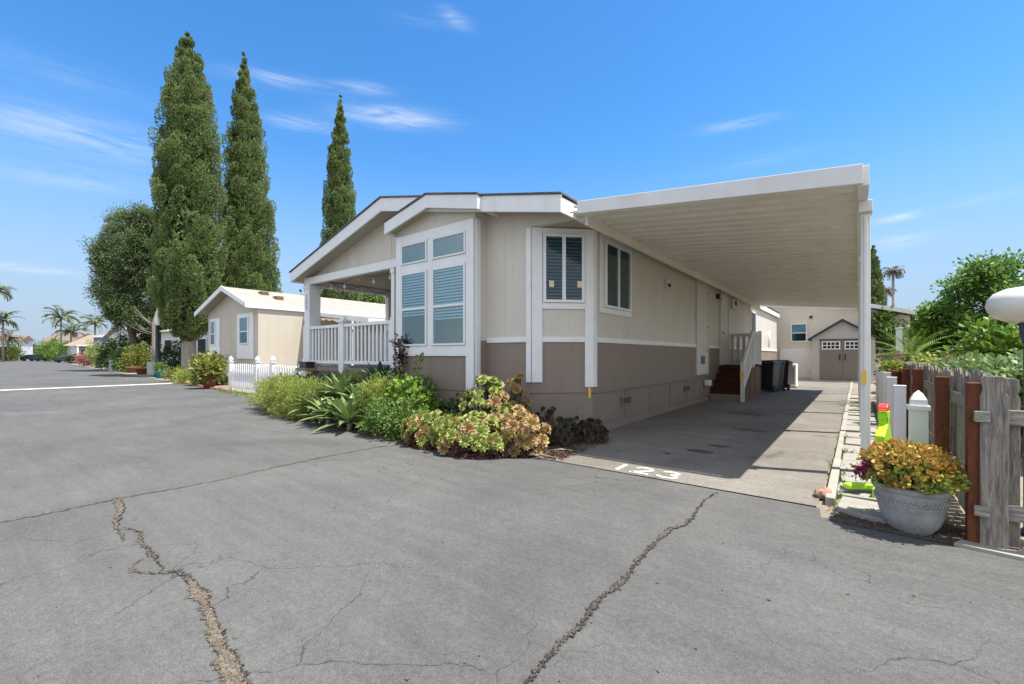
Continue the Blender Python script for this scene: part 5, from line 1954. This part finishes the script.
p = flowerpot('terracotta pot under the yellow croton left of the picket fence', 209, 388.5, .24, .40, terracotta)
shrub('croton_bush', 'yellow leaved bush growing from the terracotta pot', 'potted plant', 0, 0, (.42, .42, .36), L_yel, 60, 22, .17, .17, .07, pos=(p.x, p.y, .36), oval=True)
pq = gp(201, 386)
shrub('croton_bush', 'taller yellow leaved bush left of the potted one', 'shrub', 0, 0, (.55, .55, .62), L_yel, 80, 22, .2, .18, .075, pos=(pq.x - .3, pq.y + .35, 0), oval=True)
p = flowerpot('teal glazed pot at the foot of the black lamp post', 160.5, 378, .26, .42, teal)
shrub('pot_plant', 'small green plant in the teal pot', 'potted plant', 0, 0, (.30, .30, .20), L_shrub, 30, 20, .12, .14, .04, pos=(p.x, p.y, .40))
for (px, py, rx, rz_, lab, mt_) in ((176, 381, .55, .32, 'low tan yellow shrub beside the teal pot', L_yel), (188, 383.5, .50, .30, 'low pale green shrub nearest the terracotta pot', L_feather)):
    p = gp(px, py)
    shrub('low_shrub', lab, 'shrub', 0, 0, (rx, rx, rz_), mt_, 50, 34, .16, .11, .03, pos=(p.x, p.y, 0), droop=-.2)
bk = []
for k in range(26):
    t_ = k / 25
    a, b = gp(170, 381.5), gp(228, 393)
    p = a.lerp(b, t_) + V3((0, .12, 0))
    bk.append(p)
for i, p in enumerate(bk):
    o = MB().box(p.x - .09, p.x + .09, p.y - .05, p.y + .05, 0, .07).build('edging_brick', brick, None, base=(p.x, p.y, 0), bevel=.006)
    o.rotation_euler = (0, 0, random.uniform(-.15, .15))
    tag(o, 'red brick edging the neighbour front garden along the street', 'brick', 'bricks edging the neighbour garden')


# ------------------------------------------------------------------ trees
def cypress(label, px, d, z_top, prof, ntuft, seed, lean=0.0, trunk_z=2.0, twin=False):
    """columnar cypress: flame shaped tufts over a tapering column; prof = [(height fraction, radius m)]"""
    rng = np.random.RandomState(seed)
    p = pt(px, d)
    root = empty('cypress_tree', label, 'tree', (p.x, p.y, 0), 'tall columnar cypresses')
    hs, rs = [q[0] for q in prof], [q[1] for q in prof]
    z0 = trunk_z * .75
    R = lambda t: np.maximum(np.interp(t, hs, rs) * .87 - .08, .03)
    L = Leaves()
    # lump positions: area weighted over height
    tg = np.linspace(0, 1, 200)
    wts = R(tg) + .15
    t = np.interp(rng.rand(ntuft), np.cumsum(wts) / wts.sum(), tg)
    a = rng.rand(ntuft) * 6.283
    lumps = 1 + .07 * np.sin(a * 3 + t * 9 + seed) + .06 * np.sin(a * 5 - t * 23) + .05 * np.sin(t * 41 + a * 2)
    rr = R(t) * lumps * (.72 + .23 * rng.rand(ntuft))
    cx_ = p.x + lean * t * z_top
    C = np.stack([cx_ + rr * np.cos(a), p.y + rr * np.sin(a), z0 + t * (z_top - z0 - .25)], 1)
    out = np.stack([np.cos(a), np.sin(a), np.zeros(ntuft)], 1)
    tan = np.stack([-np.sin(a), np.cos(a), np.zeros(ntuft)], 1)
    ax = unit(out * (.10 + .22 * rng.rand(ntuft))[:, None] + tan * (.34 + rng.normal(size=ntuft) * .22)[:, None] + np.array([0, 0, 1.0]))
    sc = np.clip(R(t) / 1.15, .10, 1.0)
    tl = (.9 + .9 * rng.rand(ntuft)) * sc
    tr = (.20 + .18 * rng.rand(ntuft)) * sc
    per = 260
    idx = np.repeat(np.arange(ntuft), per)
    s = rng.rand(ntuft * per)
    e1 = unit(np.cross(ax, out))
    e2 = np.cross(ax, e1)
    th = rng.rand(ntuft * per) * 6.283
    sd_ = e1[idx] * np.cos(th)[:, None] + e2[idx] * np.sin(th)[:, None]
    wr = tr[idx] * (np.sqrt(np.clip(s, 0, 1)) * (1 - s) ** .55 * 1.75 + .02) * (.82 + .3 * rng.rand(len(s)))
    P = C[idx] + ax[idx] * ((s - .35) * tl[idx])[:, None] + sd_ * wr[:, None]
    la = unit(ax[idx] * .7 + sd_ * .7 + .4 * rand_dir(len(P), rng))
    nn = unit(sd_ + ax[idx] * (s - .3)[:, None] + .35 * rand_dir(len(P), rng) + np.array([0, 0, .55]))
    L.add(P, la, nn, (.085 + .07 * rng.rand(len(P))), (.045 + .028 * rng.rand(len(P))), .2)
    # inner mass so the column is not hollow
    ni = int(ntuft * 22)
    t = np.interp(rng.rand(ni), np.cumsum(wts) / wts.sum(), tg)
    a = rng.rand(ni) * 6.283
    rr = R(t) * .80 * np.sqrt(rng.rand(ni))
    P = np.stack([p.x + lean * t * z_top + rr * np.cos(a), p.y + rr * np.sin(a), z0 + t * (z_top - z0 - .9)], 1)
    L.add(P, unit(rand_dir(ni, rng) + [0, 0, 1.2]), rand_dir(ni, rng), .34, .16, .3)
    L.build('crown', L_cyp, root)
    MB().tube([(p.x + .05, p.y, -.02), (p.x, p.y, .4), (p.x - .03, p.y, trunk_z * .8), (p.x, p.y, trunk_z + 1), (p.x + lean * z_top, p.y, z_top * .8)], [.48, .40, .36, .30, .05], 14).build('trunk', palebark, root, True)
    return root


D1 = 26.5
zt = lambda py, d: H + (HY - py) / F * d
cyp_prof = [(0, .5), (.03, 1.15), (.08, 1.75), (.16, 2.0), (.30, 1.95), (.45, 1.88), (.6, 1.68), (.72, 1.40), (.83, 1.02), (.91, .68), (.96, .38), (1, .08)]
cypress('tallest cypress, standing left of the neighbouring home with its trunk showing', 189, D1, zt(26, D1), cyp_prof, 520, 1, trunk_z=2.9)
D2 = 29.5
cypress('second tall cypress just right of the tallest, behind the neighbouring roof', 249, D2, zt(43, D2), [(0, 2.0), (.1, 2.1), (.22, 2.05), (.35, 1.9), (.5, 1.68), (.65, 1.32), (.8, .88), (.9, .52), (.97, .25), (1, .06)], 500, 2, lean=-.035, trunk_z=1.0)
D3 = 33.0
cypress('slimmer cypress standing alone behind the porch roof', 340, D3, zt(92, D3), [(0, 1.2), (.2, 1.45), (.4, 1.4), (.55, 1.24), (.7, 1.0), (.85, .6), (.95, .28), (1, .05)], 360, 3, trunk_z=1.5)
D4 = 34.0
cypress('distant cypress half hidden by the carport post', 873, D4, zt(240, D4), [(0, 1.0), (.3, .95), (.6, .75), (.85, .4), (1, .05)], 160, 4, trunk_z=1.0)


def limb_tree(name, label, px, d, mat, blobs, trunk, per=60, ln=.2, wd=.1, oval=False, ncl=26, cr=.5, seed=1, cat='tree', bark_m=None, group=None, droop=0.0, shell=.35):
    """tree with a trunk, limbs to each leaf mass, and uneven leaf masses; blobs in metres relative to the base (right, depth, z, rx, rz)"""
    rng = np.random.RandomState(seed)
    p = pt(px, d)
    root = empty(name, label, cat, (p.x, p.y, 0), group)
    rt, fw_ = V3((CS, SN, 0)), V3((-SN, CS, 0))
    L, m = Leaves(), MB()
    tb = [V3((p.x, p.y, -.02))] + [p + rt * a + fw_ * b + V3((0, 0, z)) for a, b, z, _ in trunk]
    m.tube(tb, [trunk[0][3] * 1.25] + [q[3] for q in trunk], 10)
    top = tb[-1]
    for (a, b, z, rx, rz_) in blobs:
        c = p + rt * a + fw_ * b + V3((0, 0, z))
        k = max(4, int(ncl * (rx * rx * rz_) ** .6))
        crown_leaves(L, tuple(c), (rx, rx, rz_), k, cr, per, ln, wd, shell, .8, droop, rng, oval)
        st_ = tb[-2].lerp(top, rng.rand())
        m.tube([st_, st_.lerp(c, .5) + V3((rng.normal() * .15, rng.normal() * .15, .1)), c], [trunk[-1][3] * .6, trunk[-1][3] * .4, .02], 6)
    L.build('crown', mat, root)
    m.build('trunk', bark_m or bark, root, True)
    return root


DJ = 36.0
s_ = DJ / F
limb_tree('juniper_tree', 'broad dark juniper with bare lower limbs overhanging the street', 135, DJ, L_jun,
          [((px + 14 - 135) * s_, dy, zt(py, DJ), r * s_ * .80, rz_ * s_ * .86) for px, py, r, rz_, dy in
           [(110, 232, 21, 24, 0), (140, 226, 20, 22, .5), (160, 238, 18, 28, 1.2), (98, 258, 18, 24, -.3), (125, 262, 28, 28, -.5), (150, 270, 24, 30, .5), (95, 290, 16, 20, 0), (118, 298, 24, 24, -.6), (145, 305, 20, 22, .2), (100, 312, 14, 16, .4), (128, 325, 18, 12, 1.0), (165, 300, 16, 30, 1.6), (146, 335, 14, 10, 1.5), (112, 268, 20, 22, 0), (106, 285, 17, 18, -.4), (128, 250, 20, 22, -.8), (130, 222, 18, 18, -.4), (118, 318, 18, 14, 0), (95, 272, 14, 16, 0), (140, 318, 18, 14, -.6), (150, 250, 20, 22, 0)]],
          [(.25, 0, .8, .32), (-.1, 0, 2.4, .27), (-.5, 0, 4.0, .22), (-.4, 0, 6.0, .16)], per=170, ln=.17, wd=.075, ncl=22, cr=.52, seed=5)
dl = MB()
pj = pt(150, DJ - 3)
djo = empty('dead_branches', 'bare grey branches fanning from the pale trunk beside the lamp post', 'dead tree', (pj.x, pj.y, 0))
rt = V3((CS, SN, 0))
p0 = pt(154, DJ - 4)
m_ = MB()
m_.tube([(p0.x, p0.y, 0), (p0.x, p0.y, 2.0), (p0.x - .05, p0.y, 3.6), (p0.x + .3, p0.y + .4, 5.6)], [.16, .14, .11, .05], 10)
rb = random.Random(8)
for k in range(11):
    a = rb.uniform(.25, 1.1)
    l_ = rb.uniform(.8, 1.9)
    b0 = V3((p0.x, p0.y, 2.6 + rb.random()))
    e = b0 - rt * l_ * math.cos(a) + V3((rb.uniform(-.3, .3), rb.uniform(-.3, .3), l_ * math.sin(a)))
    m_.tube([b0, b0.lerp(e, .5) + V3((0, 0, -.12)), e], [.018, .012, .005], 6)
m_.build('trunk', palebark, djo, True)
# black lamp post
lp_ = gp(157.5, 377)
lp_p = empty('lamp_post', 'slim black lamp post with white top beside the street', 'lamp post', (lp_.x, lp_.y, 0))
MB().lathe((lp_.x, lp_.y, 0), [(.16, 0), (.16, .25), (.11, .3), (.10, 3.0)], 14).build('pole', black_pl, lp_p, True)
MB().lathe((lp_.x, lp_.y, 3.0), [(.09, 0), (.12, .05), (.12, .4), (.05, .5)], 14).build('lantern', vinyl, lp_p, True)


def palm(label, px, d, ztop, nf, fl, mat, seed, dry=False, trunk_r=.16, group='palms in the distance', droop=1.5):
    rg = random.Random(seed)
    p = pt(px, d)
    root = empty('palm_tree', label, 'palm', (p.x, p.y, 0), group)
    zb = ztop - fl * .35
    MB().tube([(p.x, p.y, -.02), (p.x + .1, p.y, zb * .5), (p.x, p.y, zb)], [trunk_r * 1.2, trunk_r, trunk_r * .85], 10).build('trunk', palebark, root, True)
    L = Leaves()
    for i in range(nf):
        a = i * 2.399 + rg.uniform(-.3, .3)
        pit = rg.uniform(-.25, 1.25)
        pos = V3((p.x, p.y, zb))
        n = 13
        ca, sa = math.cos(a), math.sin(a)
        side = V3((-sa, ca, 0))
        ln = fl * rg.uniform(.8, 1.1)
        C, A, N_, Ln = [], [], [], []
        for j in range(n):
            t_ = j / n
            pj_ = pit - droop * t_ * t_
            dv = V3((ca * math.cos(pj_), sa * math.cos(pj_), math.sin(pj_)))
            pos = pos + dv * ln / n
            for sgn in (-1, 1):
                for q in (0, .5):
                    C.append(pos - dv * ln / n * q)
                    A.append(dv * .7 + side * sgn * .8 - V3((0, 0, .35)))
                    N_.append(V3((0, 0, 1)) + dv * .3)
                    Ln.append(fl * .26 * (1 - .6 * abs(t_ - .4)))
        L.add(np.array(C), np.array(A), np.array(N_), np.array(Ln), fl * .035, .2)
    L.build('fronds', mat, root)
    return root


palm('leafy queen palm left of the tan roofed house down the street', 61, 92, zt(312, 92), 30, 3.6, L_palm, 1)
palm('smaller bright palm right of the queen palm', 71, 86, zt(327, 86), 26, 3.0, L_palm, 2)
palm('dark palm behind the broad juniper edge down the street', 95, 80, zt(318, 80), 22, 2.8, L_palm, 3)
palm('tall palm frond head high at the left picture edge', -6, 75, zt(284, 75), 26, 3.0, L_palm, 4)
palm('green palm low at the left picture edge', 3, 85, zt(314, 85), 28, 3.0, L_palm, 5)
palm('brownish low palm beside the left white house', 8, 95, zt(332, 95), 26, 3.2, L_drypalm, 6)
palm('tall thin palm with a brown head beyond the rear house roof', 893, 85, zt(268, 85), 40, 2.2, L_drypalm, 7, trunk_r=.24, droop=2.2)
palm('shorter brown headed palm left of the tall thin palm', 886, 92, zt(288, 92), 36, 2.0, L_drypalm, 8, trunk_r=.22, droop=2.2)

# garden behind the wooden fence
limb_tree('garden_tree', 'dense green garden tree rising behind the globe lamp', 1000, 11.5, L_tree,
          [((px - 1000) * 11.5 / F, dy, zt(py, 11.5), r * 10 / F, rz_ * 9.5 / F) for px, py, r, rz_, dy in
           [(985, 278, 16, 14, 0), (1008, 284, 18, 16, .3), (970, 300, 14, 14, .2), (995, 305, 22, 18, -.2), (1020, 312, 20, 20, .2), (972, 325, 20, 18, 0), (1000, 330, 24, 18, -.3), (1030, 340, 22, 20, 0), (1045, 300, 20, 22, .5), (1022, 266, 8, 8, .3), (990, 262, 7, 7, .3), (974, 268, 6, 7, 0), (1004, 262, 7, 6, .2), (958, 286, 9, 8, .1), (1060, 330, 24, 30, .5)]],
          [(.05, 0, .5, .14), (0, 0, 1.0, .11), (0, 0, 1.6, .08)], per=44, ln=.10, wd=.055, oval=True, ncl=165, cr=.24, seed=11, shell=.3)
limb_tree('garden_tree', 'brighter green bushy tree left of the dense garden tree', 950, 12.5, L_bright,
          [((px - 950) * 12.5 / F, dy, zt(py, 12.5), r * 12.5 / F, rz_ * 12.5 / F) for px, py, r, rz_, dy in
           [(938, 312, 12, 8, 0), (952, 320, 18, 14, .2), (935, 335, 16, 16, 0), (962, 340, 16, 16, -.2), (945, 350, 18, 12, 0)]],
          [(0, 0, .4, .09), (0, 0, .8, .07), (0, 0, 1.3, .05)], per=46, ln=.095, wd=.052, oval=True, ncl=230, cr=.20, seed=12)
p = pt(1003, 8.5)
shrub('broadleaf_shrub', 'bright green shrub in front of the dense garden tree', 'shrub', 0, 0, (.62, .55, .55), L_bright, 70, 26, .2, .14, .085, pos=(p.x, p.y, 0), oval=True, zc=1.25)
p = pt(890, 21)
limb_tree('garden_tree', 'yellow green tree beside the shed under the roof edge', 893, 21, L_yel if False else L_shrub,
          [((px - 893) * 21 / F, dy, zt(py, 21), r * 21 / F, rz_ * 21 / F) for px, py, r, rz_, dy in [(882, 322, 12, 10, 0), (898, 326, 14, 10, .3), (912, 330, 12, 12, 0), (885, 338, 14, 12, 0), (905, 342, 14, 10, 0), (925, 338, 14, 14, 1)]],
          [(0, 0, .6, .12), (0, 0, 1.2, .1), (0, 0, 1.8, .07)], per=34, ln=.2, wd=.10, ncl=60, cr=.35, seed=13)
sg_p = pt(912, 10.5)
sago = empty('sago_palm', 'sago palm with stiff feathery fronds behind the wooden fence', 'sago palm', (sg_p.x, sg_p.y, 0))
MB().tube([(sg_p.x, sg_p.y, 0), (sg_p.x, sg_p.y, 1.15)], [.16, .14], 12).build('trunk', bark, sago, True)
L = Leaves()
rg = random.Random(31)
for i in range(34):
    a = i * 2.399
    pit = rg.uniform(.0, 1.15)
    pos = V3((sg_p.x, sg_p.y, 1.15))
    ca, sa = math.cos(a), math.sin(a)
    side = V3((-sa, ca, 0))
    C, A, N_, Ln = [], [], [], []
    for j in range(22):
        t_ = j / 22
        pj_ = pit - .8 * t_
        dv = V3((ca * math.cos(pj_), sa * math.cos(pj_), math.sin(pj_)))
        pos = pos + dv * 1.05 / 22
        for sgn in (-1, 1):
            C.append(pos)
            A.append(dv * .75 + side * sgn + V3((0, 0, .25)))
            N_.append(V3((0, 0, 1)))
            Ln.append(.17 * (1 - .7 * abs(t_ - .45)))
    L.add(np.array(C), np.array(A), np.array(N_), np.array(Ln), .02, .1)
L.build('fronds', L_bright, sago)
for i, (px, d, rx, rz_, zc_, mt_, lab) in enumerate(((985, 5.6, .50, .22, .95, L_grape, 'pale broad leaved creeper topping the fence near the corner'), (1015, 5.0, .5, .22, .95, L_grape, 'pale broad leaved creeper at the right picture edge'),
                                                    (950, 7.0, .5, .22, .95, L_grape, 'pale leaved creeper along the middle of the fence'), (925, 9.2, .55, .24, .95, L_feather, 'yellow green creeper far along the fence'),
                                                    (1035, 6.4, .6, .26, 1.0, L_grape, 'pale creeper mound behind the globe lamp'))):
    p = pt(px, d)
    shrub('creeper_plant', lab, 'plant', 0, 0, (rx, rx, rz_), mt_, 150, 24, .14, .075, .055, pos=(p.x + .25, p.y, 0), oval=True, zc=zc_, flat=.6)
for (px, d, r, rz_, lab) in ((975, 9.0, .9, .7, 'dark shrub filling the middle of the garden'), (1010, 7.4, .8, .6, 'dark shrub under the dense garden tree'), (935, 11.5, .9, .7, 'dark shrub beside the sago palm'), (905, 14.5, .9, .7, 'dark shrub at the far end of the wooden fence'), (1040, 9, 1.0, .8, 'dark shrub at the right edge of the garden')):
    p = pt(px, d)
    shrub('garden_shrub', lab, 'shrub', 0, 0, (r, r, rz_), L_dark, 60, 30, .28, .16, .09, pos=(p.x + .3, p.y, 0), oval=True, zc=rz_ * .9)
L = Leaves()
p = pt(937, 8.2)
fl_ = empty('flowering_plant', 'small pink flowering plant among the fence creepers', 'plant', (p.x + .25, p.y, 0))
crown_leaves(L, (p.x + .25, p.y, 1.16), (.16, .16, .06), 10, .06, 10, .05, .04, .3, rng=rng)
L.build('blossom', L_pink, fl_)
MB().tube([(p.x + .25, p.y, 0), (p.x + .25, p.y, 1.15)], [.02, .01], 6).build('stem', bark, fl_)

# greenery behind the neighbouring home and porch
for (px, d, r, z, lab) in ((330, 42, 2.2, 5.6, 'dark leafy tree behind the neighbouring roof, seen at the left of the porch opening'), (352, 44, 2.4, 5.9, 'green leafy tree behind the neighbouring roof, seen mid porch opening'), (378, 43, 2.3, 5.8, 'yellow green tree behind the neighbouring roof near the back porch column')):
    limb_tree('background_tree', lab, px, d, L_shrub if px != 330 else L_dark, [(-1.2, 0, z, r, 1.6), (1.0, 0, z - .3, r, 1.6), (0, 0, z + .6, r * .7, 1.2)], [(0, 0, 1.2, .2), (0, 0, 2.5, .16), (0, 0, 4.0, .1)], per=50, ln=.35, wd=.2, ncl=6, cr=.7, seed=px)


# ------------------------------------------------------------------ the street beyond
def small_house(label, px, d, w, dep, hw, hr, wall, roofm, name='house', wins=2, rot=None, gable=False, group='houses along the far street'):
    p = pt(px, d)
    r = empty(name, label, 'house', (0, 0, 0), group)
    MB().box(-w / 2, w / 2, 0, dep, 0, hw).build('wall', wall, r)
    rf_ = MB()
    if gable:
        MB().prism_y([(-w / 2, hw), (w / 2, hw), (0, hr)], .001, dep).build('gable_wall', wall, r)
        rf_.prism_y([(-w / 2 - .3, hw - .08), (0, hr), (0, hr + .14), (-w / 2 - .3, hw + .06)], -.4, dep + .3).prism_y([(w / 2 + .3, hw - .08), (0, hr), (0, hr + .14), (w / 2 + .3, hw + .06)], -.4, dep + .3)
    else:
        rf_.prism_x([(-.4, hw), (dep + .4, hw), (dep / 2, hr)], -w / 2 - .4, w / 2 + .4)
    rf_.build('roof', roofm, r)
    fr = frame_y(0)
    for i in range(wins):
        u = -w / 2 + w * (i + .5) / wins
        wf_ = MB().fbox(fr, u - .65, u + .65, .003, .05, hw * .42, hw * .82).build('window', white, r)
        MB().fbox(fr, u - .55, u + .55, .051, .056, hw * .42 + .1, hw * .82 - .1).build('pane', dark_in, wf_)
    r.location = (p.x, p.y, 0)
    r.rotation_euler = (0, 0, YAW + .55 if rot is None else rot)
    return r


small_house('white house behind the broad juniper and tallest cypress', 185, 33, 7.5, 9, 3.1, 4.3, whitewall, n_roof, wins=3, rot=.15)
small_house('white mobile home with pale roof, first beyond the broad juniper', 122, 52, 6.5, 10, 3.3, 4.9, whitewall, n_roof, wins=2, rot=.25, gable=True)
small_house('tan roofed grey house down the street with open porch', 84, 74, 7.5, 7, 2.9, 4.9, greywall, rooftile, wins=1, rot=.45)
small_house('two storey white house with red tile roof at the street end', 58, 135, 9, 9, 5.8, 8.4, whitewall, redtile, wins=3, rot=.7)
small_house('blue walled house glimpsed behind the garden at the far right kerb', 103, 62, 4.5, 6, 3.8, 4.8, bluewall, n_roof, wins=2, rot=.3)
small_house('white two storey house at the left picture edge', 0, 112, 7, 8, 5.2, 6.6, whitewall, redtile, wins=2, rot=1.2)
small_house('small grey house beyond the left edge palms', 22, 190, 8, 8, 3.2, 4.6, greywall, rooftile, wins=2, rot=.9)
# porch posts of the tan-roofed house
pr = pt(83, 72.5)
pe = empty('porch_canopy', 'white posted porch canopy in front of the tan roofed house', 'canopy', (pr.x, pr.y, 0))
MB().box(pr.x - 3.2, pr.x + 3.2, pr.y - 1.2, pr.y + .6, 2.75, 2.9).build('roof', white, pe)
for dx in (-3, -1, 1, 3):
    MB().box(pr.x + dx - .1, pr.x + dx + .1, pr.y - 1.1, pr.y - .9, 0, 2.75).build('post', white, pe)

for (px, d, r, rz_, mt_, lab, cat_) in (
        (176, 28.5, 1.0, 1.0, L_dark, 'rounded dark green bush between the lamp post and tallest cypress', 'bush'),
        (140, 34, 1.1, 1.0, L_yel, 'yellow green bush at the foot of the broad juniper', 'bush'),
        (146, 39, 1.7, 1.9, L_dark, 'large dark hedge bush right behind the juniper trunk', 'bush'),
        (120, 40, 1.5, 1.5, L_dark, 'dark hedge bush left behind the juniper trunk', 'bush'),
        (128, 35.5, 1.2, .9, L_shrub, 'green bush left of the yellow green one under the juniper', 'bush'),
        (99, 48, 1.1, 1.5, L_feather, 'tall yellowish bush by the kerb before the white mobile home', 'bush'),
        (107, 45, .9, .9, L_dark, 'dark bush right of the tall yellowish bush', 'bush'),
        (87, 52, 1.0, .85, L_pink, 'pink flowering bush by the far kerb', 'bush'),
        (66, 85, 2.0, 1.9, L_bright, 'bright green bush left of the tan roofed house', 'bush'),
        (53, 100, 2.6, 2.3, L_bright, 'bright round tree bush in front of the two storey house', 'bush'),
        (44, 112, 1.7, 1.7, L_shrub, 'green bush at the left of the two storey house', 'bush'),
        (74, 70, 1.2, .7, L_dark, 'dark low bush in front of the porch canopy', 'bush'),
        (17, 120, 2.2, 2.3, L_shrub, 'green bush by the left kerb far down the street', 'bush'),
        (12, 105, 2.2, 2.0, L_shrub, 'leafy bush left of the far kerb bush', 'bush'),
        (3, 95, 2.0, 1.7, L_yel, 'yellow green bush at the left picture edge', 'bush'),
        (33, 160, 3.0, 2.4, L_dark, 'dark hedge bush at the very end of the street', 'bush')):
    p = pt(px, d)
    shrub('street_bush', lab, cat_, 0, 0, (r, r, rz_), mt_, 90, 34, r * .26, r * .14, r * .07, pos=(p.x, p.y, 0), group='bushes along the street')

# white low wall and little structure beside the kerb
p = gp(115, 370.6)
lt_ = empty('white_stand', 'small white box stand at the kerb before the juniper', 'stand', (p.x, p.y, 0))
MB().box(p.x - .4, p.x + .4, p.y - .3, p.y + .3, .80, .86).build('top', white, lt_)
for sx, sy in ((-1, -1), (1, -1), (1, 1), (-1, 1)):
    MB().box(p.x + sx * .34 - .04, p.x + sx * .34 + .04, p.y + sy * .25 - .05, p.y + sy * .25 + .05, 0, .80).build('leg', white, lt_)
lw_ = MB()
a, b = gp(147, 374.5), gp(172, 374)
lw_.bar((a.x, a.y, .42), (b.x, b.y, .42), .2, .84)
o = lw_.build('low_wall', whitewall, None, base=(a.x, a.y, 0))
tag(o, 'low white garden wall behind the black lamp post', 'wall')
for px, py, lab in ((133, 372.5, 'red brown planter bowl under the juniper, left one'), (143, 374, 'red brown planter bowl beside the low white wall')):
    p = flowerpot(lab, px, py, .45, .42, terracotta, 'planter_bowl', 'planter')


def car(label, px, d, rz, paint):
    p = pt(px, d)
    r = empty('parked_car', label, 'car', (0, 0, 0), 'cars parked at the street end')
    body_ = [(-2.2, .35), (2.2, .35), (2.25, .75), (1.9, .92), (1.1, 1.0), (.5, 1.42), (-.9, 1.45), (-1.6, 1.02), (-2.2, .95)]
    MB().prism_y(body_, -.88, .88).build('body', paint, r, bevel=.06)
    MB().prism_y([(1.0, 1.02), (.47, 1.38), (-.85, 1.4), (-1.45, 1.03)], -.885, .885).build('window', dark_in, r)
    for x in (-1.4, 1.4):
        for y in (-.85, .85):
            MB().tube([(x, y - .1, .33), (x, y + .1, .33)], .33, 16).build('wheel', rubber, r)
    r.location = (p.x, p.y, 0)
    r.rotation_euler = (0, 0, rz)
    return r


car('dark car parked broadside at the end of the street', 35, 98, YAW + .1, carpaint)
car('silver car parked left of the dark car', 26, 112, YAW + .3, silverpaint)
car('dark car parked at the kerb before the tan roofed house', 70, 78, 1.9 + YAW, carpaint)
